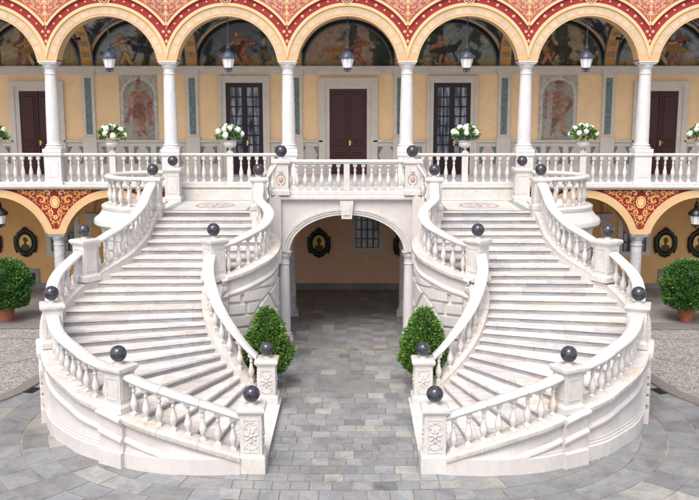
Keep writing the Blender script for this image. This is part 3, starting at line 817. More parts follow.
def ring_arc(mb, bc, zc, r0, r1, zmin, y0, y1, xlim=BAY/2-.001, n=56, zmax=99):
    """ring sector clipped to the bay (|x-bc|<=xlim) and z>=zmin"""
    inn, outp = [], []
    for i in range(n+1):
        t = pi*i/n
        pi_, po = [], None
        def P(r):
            x, z = -r*cos(t), zc+r*sin(t)
            return x, z
        xi, zi = P(r0); xo, zo = P(r1)
        if zi < zmin-.0: 
            if zo < zmin: continue
        if abs(xi) > xlim: continue
        # clip the outer point back along the radius
        r = r1
        if abs(xo) > xlim: r = min(r, xlim/abs(cos(t)))
        if zmax < 90 and zc+r*sin(t) > zmax: r = (zmax-zc)/sin(t)
        if r <= r0: continue
        xo, zo = P(r)
        zi = max(zi, zmin); zo = max(zo, zmin)
        inn.append((bc+xi, zi)); outp.append((bc+xo, zo))
    if len(inn) > 2: band(mb, inn, outp, y0, y1)
ab = MB(); ce = MB(); rd = MB(); lb = MB(); pn = MB(); om = MB()
for bc in BC:
    ring_arc(ab, bc, UZ, UR-.004, 1.96, USP, -.30, .252)
    ring_arc(ce, bc, UZ, 1.955, 2.05, USP, -.335, -.246)
    ring_arc(rd, bc, UZ, 2.05, 2.30, USP, -.256, -.245)
    ring_arc(ce, bc, UZ, 2.30, 2.355, USP, -.32, -.246); ring_arc(ce, bc, UZ, 2.355, 2.38, USP, -.275, -.246)
    ring_arc(lb, bc, LZc, LR-.004, 1.93, LSP, -.32, .252)
    ring_arc(lb, bc, LZc, LR-.004, LR+.03, LSP, -.34, -.3)
    # pale inset panels along the arch band
    nP = 15
    for k in range(nP):
        a = R(14)+(pi-R(28))*(k+.12)/nP; b = R(14)+(pi-R(28))*(k+.88)/nP
        def thinring(r0, r1, a, b, mb, y0, y1, m=5):
            inn = [(bc-r0*cos(a+(b-a)*i/m), UZ+r0*sin(a+(b-a)*i/m)) for i in range(m+1)]
            ou = [(bc-r1*cos(a+(b-a)*i/m), UZ+r1*sin(a+(b-a)*i/m)) for i in range(m+1)]
            band(mb, inn, ou, y0, y1)
        thinring(UR+.075, 1.87, a, b, pn, -.304, -.299)
        thinring(UR+.065, UR+.078, a-.006, b+.006, ce, -.31, -.299); thinring(1.867, 1.88, a-.006, b+.006, ce, -.31, -.299)
    # diamonds and dots along the red band
    for k in range(-9, 10):
        a = pi/2+k*R(8.3)
        x, z = bc+2.175*cos(a), UZ+2.175*sin(a)
        if abs(x-bc) > BAY/2-.07 or k == 0: continue
        r = .062 if k % 2 else .034; n = 4 if k % 2 else 8
        vs = [(x+r*cos(2*pi*i/n+a), -.27, z+r*sin(2*pi*i/n+a)) for i in range(n)]+[(x+r*.3*cos(2*pi*i/n+a), -.285, z+r*.3*sin(2*pi*i/n+a)) for i in range(n)]+[(x+r*cos(2*pi*i/n+a), -.25, z+r*sin(2*pi*i/n+a)) for i in range(n)]
        om.add(vs, [(i, (i+1) % n, n+(i+1) % n, n+i) for i in range(n)]+[tuple(range(n, 2*n))]+[(2*n+i, 2*n+(i+1) % n, (i+1) % n, i) for i in range(n)])
    # crown medallion
    for r0, r1, d in ((.16, .20, .045), (.10, .13, .04), (0.005, .055, .05)):
        nn = 24; vs = []
        for i in range(nn):
            t = 2*pi*i/nn
            for r, y in ((r0, -.25), (r0, -.27-d), (r1, -.27-d), (r1, -.25)): vs.append((bc+r*cos(t), y-.03, 10.47+r*sin(t)))
        om.add(vs, [(4*i+k, 4*((i+1) % nn)+k, 4*((i+1) % nn)+(k+1) % 4, 4*i+(k+1) % 4) for i in range(nn) for k in range(4)])
for x in CX:
    ab.box(x-.31, x+.31, -.302, .253, USP+.001, USP+.14); lb.box(x-.27, x+.27, -.322, .253, LSP+.001, LSP+.16)
for x in CX:   # diamonds in the V of two arches
    for r, z in ((.06, 9.12), (.04, 9.30)):
        n = 4; om.add([(x+r*cos(2*pi*i/n), -.27, z+r*1.25*sin(2*pi*i/n)) for i in range(n)]+[(x, -.285, z)], [(i, (i+1) % n, 4) for i in range(n)])
build_split(ab, 'upper_arch_band', 'archband', pf); build_split(ce, 'arch_moulding', 'cream', pf); build_split(rd, 'red_arch_band', 'red', pf); build_split(lb, 'lower_arch_band', 'archband', pf)
build_split(pn, 'arch_panels', 'archpanel', pf); build_split(om, 'arch_studs', 'ornament', pf)
# --- painted scrollwork
def scroll(mb, cx, cz, r, turns, dr, st, y, wd, lim=None):
    n = max(8, int(10*turns)); pts = []
    for i in range(n+1):
        t = i/n; rr = r*(1-t)**.8*.92+r*.08; a = st+dr*2*pi*turns*t
        pts.append((cx+rr*cos(a), cz+rr*sin(a), wd*(.35+1.1*sin(pi*min(1, t*1.1))**.7)*(1-.25*t)))
    vs = []
    for i, (x, z, w_) in enumerate(pts):
        a = pts[max(0, i-1)]; b = pts[min(n, i+1)]; dx, dz = b[0]-a[0], b[1]-a[1]; L = hypot(dx, dz) or 1
        vs += [(x-dz/L*w_/2, y, z+dx/L*w_/2), (x+dz/L*w_/2, y, z-dx/L*w_/2)]
    mb.add(vs, [(2*i, 2*i+1, 2*i+3, 2*i+2) for i in range(n)])
    x, z, _ = pts[-1]; m = 7; q = r*.14+.006
    mb.add([(x+q*cos(2*pi*i/m), y, z+q*sin(2*pi*i/m)) for i in range(m)], [tuple(range(m))])
def leafshape(mb, x, z, a, L, w_, y):
    vs = [(x, y, z), (x+L*.4*cos(a)-w_*sin(a), y, z+L*.4*sin(a)+w_*cos(a)), (x+L*cos(a), y, z+L*sin(a)), (x+L*.4*cos(a)+w_*sin(a), y, z+L*.4*sin(a)-w_*cos(a))]
    mb.add(vs, [(0, 1, 2, 3)])
def fill_scrolls(mb, mb2, inside, x1, z0, z1, y, sizes, seed, tries=900):
    rr = random.Random(seed); placed = []
    for size in sizes:
        for _ in range(tries):
            x = rr.uniform(.0+size*.9, x1); z = rr.uniform(z0, z1)
            if not inside(x, z, size): continue
            if any(hypot(x-a, z-b) < (size+c)*.96 for a, b, c in placed): continue
            placed.append((x, z, size))
    out = []
    for (x, z, s) in placed:
        out.append((x, z, s, rr.choice((1, -1)), rr.uniform(0, 6.28), rr.uniform(.9, 1.5) if s > .05 else .6, rr.random(), [(rr.uniform(0, 6.28), rr.uniform(.7, 1.0)) for _ in range(4)]))
    return out
def in_upper(x, z, s):
    # x measured from the column line; both neighbouring arches
    return hypot(BAY/2-x, z-UZ) > 2.40+s and z < 13 and x < BAY/2+.0
pat_u = fill_scrolls(None, None, in_upper, BAY/2-.02, 9.2, 11.6, 0, (.072, .050, .034, .023, .015), 3, 2600)
def in_lower(x, z, s):
    return hypot(BAY/2-x, z-LZc) > 1.955+s and z < 4.34-s and not (hypot(x/.19, (z-3.93)/.235) < 1+s/.19) and not (hypot(x, z-3.42) < .10+s)
pat_l = fill_scrolls(None, None, in_lower, 1.7, 2.95, 4.34, 0, (.16, .11, .075, .045, .025), 5, 900)
su = MB(); sl = MB(); stem = MB()
class Alt:
    def add(s, v, f): sl.mi = 1; sl.add(v, f); sl.mi = 0
sl2 = Alt()
for X in CX:
    for sg in (-1, 1):
        for (x, z, s, dr, st, tn, q, lv) in pat_u:
            scroll(su, X+sg*x, z, s, tn, dr*sg, st if sg > 0 else pi-st, -.2545, s*.34+.004)
            for a, l in lv[:3]: leafshape(su, X+sg*(x+s*.9*cos(a)), z+s*.9*sin(a), a if sg > 0 else pi-a, s*.6*l, s*.16, -.2540)
        for (x, z, s, dr, st, tn, q, lv) in pat_l:
            tgt = sl2 if q > .78 else sl
            scroll(tgt, X+sg*x, z, s, tn, dr*sg, st if sg > 0 else pi-st, -.2545, s*.36+.004)
            for a, l in lv[:4]: leafshape(tgt, X+sg*(x+s*.85*cos(a)), z+s*.85*sin(a), a if sg > 0 else pi-a, s*.8*l, s*.22, -.2540)
    # upper candelabra stem
    for z, r in ((9.72, .05), (9.86, .035), (10.0, .075), (10.2, .05), (10.42, .09), (10.65, .05)):
        m = 10; stem.add([(X+r*.6*cos(2*pi*i/m), -.2555, z+r*sin(2*pi*i/m)) for i in range(m)], [tuple(range(m))])
    stem.add([(X-.012, -.2552, 9.5), (X+.012, -.2552, 9.5), (X+.012, -.2552, 10.8), (X-.012, -.2552, 10.8)], [(0, 1, 2, 3)])
    # lower oval medallion and rosette
    for (rx, rz, r0, d, mbx) in ((.165, .205, .78, 0, sl2), (.10, .135, .0, .001, sl2), (.115, .155, .88, .002, sl)):
        nn = 28; vs = []
        for i in range(nn):
            t = 2*pi*i/nn; vs += [(X+rx*r0*cos(t), -.256-d, 3.93+rz*r0*sin(t)), (X+rx*cos(t), -.256-d, 3.93+rz*sin(t))]
        mbx.add(vs, [(2*i, 2*i+1, (2*i+3) % (2*nn), (2*i+2) % (2*nn)) for i in range(nn)])
    for i in range(6): leafshape(sl2, X+.015*cos(i*pi/3), 3.42+.015*sin(i*pi/3), i*pi/3+.2, .085, .03, -.2555)
build_split(su, 'upper_scrollwork', 'ornament', pf, 'col2', recalc=False); build_split(sl, 'lower_scrollwork', ['gold', 'goldlight'], pf, 'col2', recalc=False); build_split(stem, 'painted_candelabra', 'goldlight', pf, 'col2', recalc=False)
# --- slab edge
sb = MB(); sb.box(XL, XR, -.42, .3, 4.415, FL, .012); sb.box(XL, XR, -.36, .3, 4.362, 4.415); sb.build('gallery_slab_edge', 'marble', pf)
lw = MB()
for s in (-1, 1): lw.box(min(s*1.95, s*5.62), max(s*1.95, s*5.62), -.44, -.26, 3.9, 4.362)
build_split(lw, 'landing_back_wall', 'marble', pf)
gf = MB(); gf.box(XL, XR, .3, BACK, 4.36, FL); gf.build('gallery_floor', 'pale_floor', pf)
# --- columns
for x in CX:
    colm(pf, x, 0, 5.56, USP, .225, .185, .58, 'column')
    colm(pf, x, 0, 0.05, LSP, .20, .18, .56, 'greycol')
    mb = MB(); mb.lathe([(.30, FL), (.30, FL+.10), (.275, FL+.13), (.275, 5.42), (.295, 5.44), (.31, 5.47), (.31, 5.54), (.29, 5.56)], (x, 0, 0), square=True)
    mb.box(x-.19, x+.19, -.284, -.27, FL+.25, 5.28, .005)
    mb.build('column_pedestal', 'column', pf)
# --- gallery balustrade per bay
gsrc = make_baluster('baluster', .80, .070, 'baluster', .03)
first = True
gb_used = False
for bc in BC:
    if abs(bc) < .1: continue
    mb = MB(); x0, x1 = bc-BAY/2+.29, bc+BAY/2-.29
    mb.sweep([(x0, -.06, 5.53), (x1, -.06, 5.53)], [(a*.72, b*.8) for a, b in RAILP], out=1)
    mb.box(x0, x1, -.17, .05, FL, FL+.085, .01)
    mb.box(bc-.1, bc+.1, -.15, .03, FL+.085, 5.42, .01)
    bal = mb.build('balustrade', 'marble', pf)
    for sg in (-1, 1):
        for k in range(5):
            x = bc+sg*(.36+k*.262)
            if not gb_used: gsrc.parent = bal; gsrc.location = (x, -.06, FL+.1); gb_used = True; o = gsrc
            else:
                o = gsrc.copy(); COL.objects.link(o); o.parent = bal; o.location = (x, -.06, FL+.1)
# --- upper back wall
bw = MB(); bw.box(XL, XR, BACK, BACK+.4, FL, 13); bw.build('gallery_back_wall', 'ochre', pf)
tr = MB(); Y = BACK
tr.box(XL, XR, Y-.10, Y+.01, 8.30, 8.40); tr.box(XL, XR, Y-.2, Y+.01, 8.40, 8.52, .02); tr.box(XL, XR, Y-.045, Y+.01, 8.20, 8.30)
tr.build('gallery_cornice', 'beige', pf)
dd = MB(); dn = MB(); dg = MB()
opens = sorted([(bc-.95, bc+.95) for bc in BC if round(abs(bc)/BAY) != 2])
def seg_excl(a, b, ex):
    out = []; x = a
    for e0, e1 in ex:
        if e1 <= x: continue
        if e0 > x: out.append((x, min(e0, b)))
        x = max(x, e1)
        if x >= b: break
    if x < b: out.append((x, b))
    return out
for a, b in seg_excl(XL, XR, opens):
    dd.box(a, b, Y-.04, Y+.01, FL, 5.70); dd.box(a, b, Y-.13, Y+.01, 5.70, 5.79, .015); dd.box(a, b, Y-.07, Y+.01, FL, FL+.22)
    # panels with green corner triangles around a plain diamond
    wd = b-a; n = max(1, int(round(wd/.85))); pw = wd/n
    for i in range(n):
        cx = a+pw*(i+.5); h = min(pw/2-.08, .36)
        za, zb = FL+.36, 5.58; zm = (za+zb)/2
        dd.mi = 1; dd.box(cx-h, cx+h, Y-.05, Y-.038, za, zb); dd.mi = 2
        for sx_ in (-1, 1):
            for sz in (-1, 1):
                X0 = cx+sx_*(h-.03); Z0 = zm+sz*((zb-za)/2-.04)
                dd.add([(X0, Y-.054, Z0), (X0-sx_*h*.55, Y-.054, Z0), (X0, Y-.054, Z0-sz*.36)], [(0, 1, 2)])
        dd.mi = 0
build_split(dd, 'dado', ['beige', 'beige_dark', 'greenmarble'], pf, 'col2', recalc=False)
pl = MB(); pg = MB()
for x in CX:
    pl.box(x-.23, x+.23, Y-.09, Y+.01, 5.79, 8.20); pl.box(x-.27, x+.27, Y-.15, Y+.01, 8.2, 8.53); pl.box(x-.26, x+.26, Y-.16, Y+.01, FL, 5.9)
    pl.mi = 1; pl.box(x-.12, x+.12, Y-.096, Y-.086, 6.0, 8.08); pl.mi = 0
build_split(pl, 'wall_pilaster', ['beige', 'greenmarble'], pf, 'col2')
# doors
def box_obj(name, mat, parent, *b, bv=0): return MB().box(*b, bv=bv).build(name, mat, parent)
def door_panel(bc, w, z1, glazed, fo, ztop):
    fr = MB()
    # stone surround in two fascias
    for (a, b, d) in ((0, .16, .08), (.16, fo, .13)):
        for s in (-1, 1): fr.box(*(sorted((bc+s*(w+a), bc+s*(w+b)))), Y-d, Y+.01, FL, z1+b if ztop is None else min(ztop, z1+b))
        fr.box(bc-w-a, bc+w+a, Y-d+.003, Y+.01, z1+a, min(ztop, z1+b))
    fr.build('door_surround', 'beige', pf)
    d = MB()
    if glazed:
        # two leaves with glazing bars
        for s in (-1, 1):
            lx0, lx1 = sorted((bc+s*.01, bc+s*(w-.06)))
            d.box(lx0, lx0+.09, Y-.05, Y-.0, FL, z1-.06); d.box(lx1-.09, lx1, Y-.05, Y-.0, FL, z1-.06)
            d.box(lx0+.09, lx1-.09, Y-.05, Y-.0, z1-.17, z1-.06); d.box(lx0+.09, lx1-.09, Y-.05, Y-.0, FL, FL+.75)
            d.box(lx0+.16, lx1-.16, Y-.065, Y-.05, FL+.15, FL+.62, .006)
            gx0, gx1 = lx0+.09, lx1-.09; gz0, gz1 = FL+.75, z1-.17
            d.box((gx0+gx1)/2-.026, (gx0+gx1)/2+.026, Y-.04, Y-.0, gz0, gz1)
            for k in range(1, 7): 
                z = gz0+(gz1-gz0)*k/7
                d.box(gx0, (gx0+gx1)/2-.018, Y-.04, Y, z-.026, z+.026); d.box((gx0+gx1)/2+.018, gx1, Y-.04, Y, z-.026, z+.026)
        for s in (-1, 1): d.box(*sorted((bc+s*(w-.06), bc+s*w)), Y-.06, Y+.0, FL, z1)
        d.box(bc-w+.06, bc+w-.06, Y-.06, Y+.0, z1-.06, z1); d.box(bc-.035, bc+.035, Y-.075, Y-.05, FL, z1-.06)
        o = d.build('glazed_door', 'doorframe', pf)
        box_obj('pane', 'glass', o, bc-w+.06, bc+w-.06, Y-.02, Y-.015, FL+.7, z1-.1)
        # pale curtains hang behind... not seen
    else:
        d.box(bc-w, bc+w, Y-.03, Y+.0, FL, z1)
        for s in (-1, 1):
            lx0, lx1 = sorted((bc+s*.015, bc+s*(w-.03)))
            for za, zb in ((FL+.12, FL+.62), (FL+.75, FL+1.12), (FL+1.25, z1-.14)):
                # raised frame and inner field
                e = .085
                d.box(lx0+e-.03, lx1-e+.03, Y-.055, Y-.03, za-.03, zb+.03, .01); d.box(lx0+e, lx1-e, Y-.06, Y-.05, za, zb, .004) if False else None; d.box(lx0+e+.05, lx1-e-.05, Y-.085, Y-.05, za+.05, zb-.05, .02)
        d.box(bc-.03, bc+.03, Y-.075, Y-.03, FL, z1)
        o = d.build('door', 'door', pf)
    h = MB(); hx = bc+.09 if glazed else bc+.06
    h.box(hx-.028, hx+.028, Y-.088, Y-.06, FL+1.08, FL+1.28, .008); h.tube([(hx, Y-.08, FL+1.2), (hx, Y-.14, FL+1.2), (hx+.10, Y-.13, FL+1.19)], .012)
    h.build('handle', 'brass', o, loc=(0, 0, 0))
for k, bc in zip(range(-4, 5), BC):
    a = abs(k)
    if a == 0:
        door_panel(bc, .70, 7.68, False, .40, 8.25)
        m = MB(); m.box(bc-1.3, bc+1.3, Y-.24, Y-.19, 8.36, 8.50); m.box(bc-1.2, bc+1.2, Y-.17, Y-.12, 8.2, 8.36); m.build('door_cornice', 'beige', pf)
    elif a == 1: door_panel(bc, .69, 7.90, True, .25, 8.19)
    elif a == 3: door_panel(bc, .66, 7.60, False, .36, 8.19)
# --- painted niches (generic standing figures in brick tones)
def paint_grid(name, xs, zs_, y, colfun, parent, mask=None):
    X, Z = np.meshgrid(xs, zs_); px, pz = X.ravel(), Z.ravel()
    nx, nz = len(xs), len(zs_)
    fs = [(j*nx+i, j*nx+i+1, (j+1)*nx+i+1, (j+1)*nx+i) for j in range(nz-1) for i in range(nx-1)]
    me = bpy.data.meshes.new(name); me.from_pydata([(a, y, b) for a, b in zip(px, pz)], [], fs); me.materials.append(MT['fresco'])
    set_color(me, colfun(px, pz)); o = bpy.data.objects.new(name, me); COL.objects.link(o); o.parent = parent; return o
def niche(bc, seed, pose):
    x0, x1, z0, z1 = bc-.72, bc+.72, 5.80, 8.18
    def cf(px, pz):
        u = px-bc; n1 = vnoise(px+50, pz+50, 3.2, seed); n2 = vnoise(px+50, pz+50, 11, seed+1)
        base = np.array([.46, .40, .33])[None]*(.7+.6*n1[:, None])
        w_ = .54; zc = 7.42
        # surround mouldings
        for r0, r1, c in ((.62, .66, (.62, .57, .5)), (.52, .56, (.22, .19, .16)), (.56, .62, (.50, .46, .40))):
            d_out = np.where(pz > zc, np.hypot(u, pz-zc), np.abs(u))
            dd_ = np.maximum(r0-d_out, d_out-r1); base = lay(base, dd_, c, .02)
        d_in = np.where(pz > zc, np.hypot(u, pz-zc), np.abs(u))-.52
        base = lay(base, d_in, (.36, .33, .28), .02)
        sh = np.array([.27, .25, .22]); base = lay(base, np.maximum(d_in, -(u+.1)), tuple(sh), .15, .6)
        brick = [(.34, .17, .12), (.24, .11, .08), (.42, .25, .18)]
        P = pose
        for (a, b, r, ci) in P:
            base = lay(base, capsule(u+.1*(n1-.5), pz+.08*(n2-.5), a, b, r)+.09*(n2-.5), brick[ci], .03, .9)
        fold = (np.sin(u*30+22*n1+9*n2+pz*3) > .2) & (capsule(u, pz, (0, 6.5), (0, 7.2), .22) < 0)
        base = np.where(fold[:, None], base*.78, base)
        peel = (n1 > .66); base = np.where(peel[:, None], base*.6+np.array([.42, .38, .31])*.4, base)
        return base*(.8+.4*n2[:, None])
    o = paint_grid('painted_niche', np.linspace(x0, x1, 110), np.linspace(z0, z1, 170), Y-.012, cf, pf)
poseA = [((0, 7.75), (0, 7.82), .12, 0), ((0, 7.9), (0, 7.94), .09, 1), ((-.14, 7.45), (.16, 7.45), .17, 0), ((0, 7.0), (0, 7.4), .22, 0), ((-.3, 7.45), (-.38, 7.05), .09, 2), ((-.38, 7.05), (-.2, 6.8), .08, 2),
         ((.3, 7.45), (.42, 7.1), .09, 0), ((.4, 7.1), (.38, 6.8), .12, 1), ((0, 6.6), (0, 6.9), .26, 1), ((-.35, 6.9), (-.45, 6.5), .07, 1), ((.38, 6.9), (.42, 6.4), .09, 0),
         ((-.1, 6.5), (-.06, 6.1), .10, 2), ((.12, 6.5), (.14, 6.15), .10, 0), ((-.06, 6.1), (0, 5.97), .06, 1), ((.14, 6.1), (.26, 5.98), .06, 1)]
poseB = [((0.02, 7.78), (0.02, 7.82), .12, 0), ((-.1, 7.92), (.12, 7.92), .06, 1), ((-.12, 7.45), (.2, 7.45), .16, 0), ((.04, 7.0), (.04, 7.4), .21, 0), ((-.26, 7.45), (-.42, 7.25), .08, 2), ((-.42, 7.25), (-.46, 7.5), .07, 2),
         ((.32, 7.4), (.46, 7.1), .09, 0), ((.46, 7.1), (.26, 6.85), .09, 1), ((.04, 6.72), (.04, 6.95), .26, 0), ((-.1, 6.6), (-.14, 6.15), .10, 1), ((.18, 6.6), (.2, 6.15), .11, 2),
         ((-.14, 6.1), (-.24, 5.98), .06, 0), ((.2, 6.1), (.32, 5.98), .06, 1), ((-.46, 7.5), (-.47, 6.6), .03, 1)]
niche(-2*BAY-.08, 21, poseA); niche(2*BAY+.08, 22, poseB)
# --- lunettes: generic dark landscapes with figures
def lunette(bc, seed, k):
    nr, nt = 80, 190; r_ = 1.80; zc = 8.53
    vs = []; px = []; pz = []
    for j in range(nr+1):
        for i in range(nt+1):
            r = r_*j/nr; t = pi*i/nt; a, b = bc+r*cos(t), zc+r*sin(t)*.93; vs.append((a, Y-.012, b)); px.append(a); pz.append(b)
    fs = [(j*(nt+1)+i, j*(nt+1)+i+1, (j+1)*(nt+1)+i+1, (j+1)*(nt+1)+i) for j in range(nr) for i in range(nt)]
    px = np.array(px); pz = np.array(pz); u = px-bc; v = pz-zc
    n1 = vnoise(px+80, pz+30, 1.6, seed); n2 = vnoise(px+80, pz+30, 6, seed+1)
    skycol = [np.array(c) for c in ((.17, .19, .17), (.26, .20, .12), (.20, .22, .22), (.10, .11, .12), (.25, .17, .13))][k % 5]
    dark = np.array([.035, .034, .03]); earth = np.array([.30, .21, .10])
    col = 1.35*skycol[None]*(.6+.8*n1[:, None])
    w_ = np.clip((.42-v+.5*(n1-.5))*3, 0, 1)[:, None]; col = col*(1-w_)+earth*w_
    w_ = np.clip((n1-.60)*6, 0, 1)[:, None]; col = col*(1-w_)+dark*w_
    rr = random.Random(seed)
    # tree trunks / dark masses
    for q in range(3):
        x = rr.uniform(-1.5, 1.5); col = lay(col, capsule(u, v, (x, 0), (x+rr.uniform(-.3, .3), 1.5), rr.uniform(.1, .3))+.35*(n2-.5), (.025, .04, .032), .05, .85)
    for q in range(9):   # foliage and rocks
        x, y_ = rr.uniform(-1.6, 1.6), rr.uniform(0, 1.3); col = lay(col, capsule(u, v, (x, y_), (x+rr.uniform(-.5, .5), y_+rr.uniform(-.15, .15)), rr.uniform(.04, .13))+.3*(n2-.5), rr.choice([(.04, .06, .04), (.30, .24, .12), (.06, .08, .09), (.20, .12, .06), (.42, .38, .30)]), .05, .75)
    flesh = [(.48, .22, .12), (.34, .13, .09), (.55, .32, .16)]
    for q in range(2 if k % 2 else 1):
        x = rr.uniform(-.9, .9) if q else rr.uniform(-.5, .5); s = rr.uniform(.8, 1.05); lean = rr.uniform(-.25, .25); c = flesh[(k+q) % 3]
        for a, b, r in (((x, .45*s), (x+lean, .9*s), .12), ((x+lean, 1.08*s), (x+lean, 1.1*s), .075), ((x, .45*s), (x-.16, .1), .065), ((x, .45*s), (x+.22, .08), .065), ((x+lean, .88*s), (x+lean-.32, .72*s), .045), ((x+lean, .88*s), (x+lean+.35, .95*s), .045)):
            col = lay(col, capsule(u+.12*(n1-.5), v+.06*(n2-.5), a, b, r+.03)+.06*(n2-.5), (.05, .035, .03), .03, .7)
            col = lay(col, capsule(u+.12*(n1-.5), v+.06*(n2-.5), a, b, r)+.06*(n2-.5), tuple(q_*(.75+.5*rr.random()) for q_ in c), .03, .92)
    # a beast
    x = rr.uniform(.3, .9)*rr.choice((-1, 1)); c = [(.07, .045, .03), (.30, .16, .06), (.035, .035, .04)][k % 3]; d = 1 if x < 0 else -1
    for a, b, r in (((x, .55), (x+.5*d, .62), .14), ((x+.5*d, .62), (x+.7*d, .85), .08), ((x, .5), (x-.08, .15), .045), ((x+.15*d, .5), (x+.1*d, .12), .045), ((x+.45*d, .5), (x+.62*d, .18), .045), ((x-.05*d, .6), (x-.35*d, .5), .03)):
        col = lay(col, capsule(u+.15*(n1-.5), v+.06*(n2-.5), a, b, r)+.06*(n2-.5), c, .03, .92)
    rad = np.hypot(u, v/.93); col = col*1.25
    col = lay(col, np.maximum(1.60-rad, rad-1.66), (.15, .16, .15), .02)
    col = lay(col, 1.66-rad, (.022, .028, .028), .02)
    col = col*(.85+.3*n2[:, None])*.95
    me = bpy.data.meshes.new('lunette_fresco'); me.from_pydata(vs, [], fs); me.materials.append(MT['fresco']); set_color(me, col)
    o = bpy.data.objects.new('lunette_fresco', me); COL.objects.link(o); o.parent = pf
for k, bc in enumerate(BC): lunette(bc, 40+3*k, k)
# --- gallery cross vaults, painted ribs
def vault(name, zsp, H, matname, y0, y1, paint):
    vs = []; cols = []; fs = []
    nx, ny = 36, 30
    for bc in BC:
        o0 = len(vs)
        for j in range(ny+1):
            for i in range(nx+1):
                u = -1+2*i/nx; v = -1+2*j/ny
                hh = H*max(sqrt(max(0, 1-u*u)), sqrt(max(0, 1-v*v)))
                vs.append((bc+u*BAY/2, (y0+y1)/2+v*(y1-y0)/2, zsp+hh))
                if paint:
                    g = abs(abs(u)-abs(v)); c = (.44, .43, .42)
                    nn = sin(u*17)*sin(v*13)+sin(u*31+2)*cos(v*23)
                    if nn > .55: c = (.16, .06, .04)
                    if nn < -.9: c = (.05, .07, .08)
                    if g < .16: c = (.030, .038, .045)
                    if .085 < g < .11: c = (.24, .24, .23)
                    if abs(v) > abs(u) and .30 < g < .36: c = (.04, .05, .055)
                    cols.append(c)
                else: cols.append(paint_plain)
        for j in range(ny):
            for i in range(nx): fs.append((o0+j*(nx+1)+i, o0+(j+1)*(nx+1)+i, o0+(j+1)*(nx+1)+i+1, o0+j*(nx+1)+i+1))
    me = bpy.data.meshes.new(name); me.from_pydata(vs, [], fs); me.materials.append(MT[matname])
    if paint: set_color(me, np.array(cols))
    o = bpy.data.objects.new(name, me); COL.objects.link(o); o.parent = pf
    me.polygons.foreach_set('use_smooth', [True]*len(me.polygons)); return o
paint_plain = (.3, .2, .1)
vault('gallery_vault', 8.53, 1.72, 'fresco', .25, BACK, True)
tr = MB(); ts = MB(); tb = MB()
for x in CX:
    n = 24
    def arcy(r, w0, w1, mb, dz=0):
        vs = []
        for i in range(n+1):
            t = pi*i/n; y = (BACK+.25)/2-(BACK-.25)/2*cos(t)*r; z = 8.53+1.62*sin(t)*r+dz
            vs += [(x+w0, y, z), (x+w1, y, z)]
        mb.add(vs, [(2*i, 2*i+1, 2*i+3, 2*i+2) for i in range(n)])
    arcy(.97, -.20, .20, tr)
    arcy(.968, -.26, -.20, tb); arcy(.968, .20, .26, tb)
    for i in range(2, n-1):
        t = pi*(i+.0)/n
        if i % 2: continue
        yy = lambda q: (BACK+.25)/2-(BACK-.25)/2*cos(q)*.963
        zz_ = lambda q: 8.53+1.62*sin(q)*.963
        for (h, dt, h2, dt2) in ((.13, .062, .095, .045), (.055, .026, 0, 0)):
            q4 = lambda h, dt: [(x-h, yy(t-dt), zz_(t-dt)), (x+h, yy(t-dt), zz_(t-dt)), (x+h, yy(t+dt), zz_(t+dt)), (x-h, yy(t+dt), zz_(t+dt))]
            ts.add(q4(h, dt)+q4(h2, dt2), [(k, (k+1) % 4, 4+(k+1) % 4, 4+k) for k in range(4)])
build_split(tr, 'vault_rib', 'gold', pf, 'col2', recalc=False); build_split(ts, 'rib_coffers', 'greenmarble', pf, 'col2', recalc=False); build_split(tb, 'rib_border', 'iron', pf, 'col2', recalc=False)
gc = MB(); gc.box(XL, XR, .26, BACK, 10.3, 10.5); gc.build('gallery_roof', 'beige', pf)
# --- lower arcade interior
for a_, b_ in ((XL, -2.3), (2.3, XR)): MB().box(a_, b_, BACK, BACK+.4, 0, 4.36).build('arcade_back_wall', 'ochre_low', pf)
MB().box(-2.3, 2.3, BACK+.0, BACK+.4, 0, 4.36).build('passage_back_wall', 'passage', pf)
MB().box(XL, XR, BACK-.05, BACK-.001, 0, .30).build('stone_skirting', 'concrete', pf)
vault('arcade_vault', 2.95, 1.32, 'ochre_low', .25, BACK, False)
cb = MB()
for x in CX:
    cb.add([(x+a, y, z) for y, q, in ((BACK-.3, 1), (BACK, 1)) for a, z in ((-.30, 2.95), (-.16, 2.6), (.16, 2.6), (.30, 2.95))], [(0, 1, 2, 3), (7, 6, 5, 4), (0, 4, 5, 1), (1, 5, 6, 2), (2, 6, 7, 3), (3, 7, 4, 0)])
    cb.box(x-.34, x+.34, BACK-.34, BACK, 2.95, 3.03)
build_split(cb, 'wall_corbel', 'greycol', pf, 'col2')
def low_window(xc, z0, z1, w=.45):
    f = MB(); e = .20; Yb = BACK
    f.box(xc-w-e, xc-w, Yb-.03, Yb+.01, z0-e, z1+e); f.box(xc+w, xc+w+e, Yb-.03, Yb+.01, z0-e, z1+e); f.box(xc-w, xc+w, Yb-.03, Yb+.01, z0-e, z0); f.box(xc-w, xc+w, Yb-.03, Yb+.01, z1, z1+e)
    o = f.build('window', 'beige', pf)
    g = MB()
    for k in range(5):
        x = xc-w+2*w*k/4; g.box(max(xc-w, x-.03), min(xc+w, x+.03), Yb-.025, Yb+.0, z0, z1)
    for k in range(5):
        z = z0+(z1-z0)*k/4
        for q in range(4): g.box(xc-w+2*w*q/4+.03, xc-w+2*w*(q+1)/4-.03, Yb-.022, Yb, max(z0, z-.025), min(z1, z+.025))
    g.build('sash_bars', 'black', o, loc=(0, 0, 0))
    MB().box(xc-w, xc+w, Yb-.012, Yb-.008, z0, z1).build('pane', 'glass', o, loc=(0, 0, 0))
low_window(.73, 1.68, 3.1)
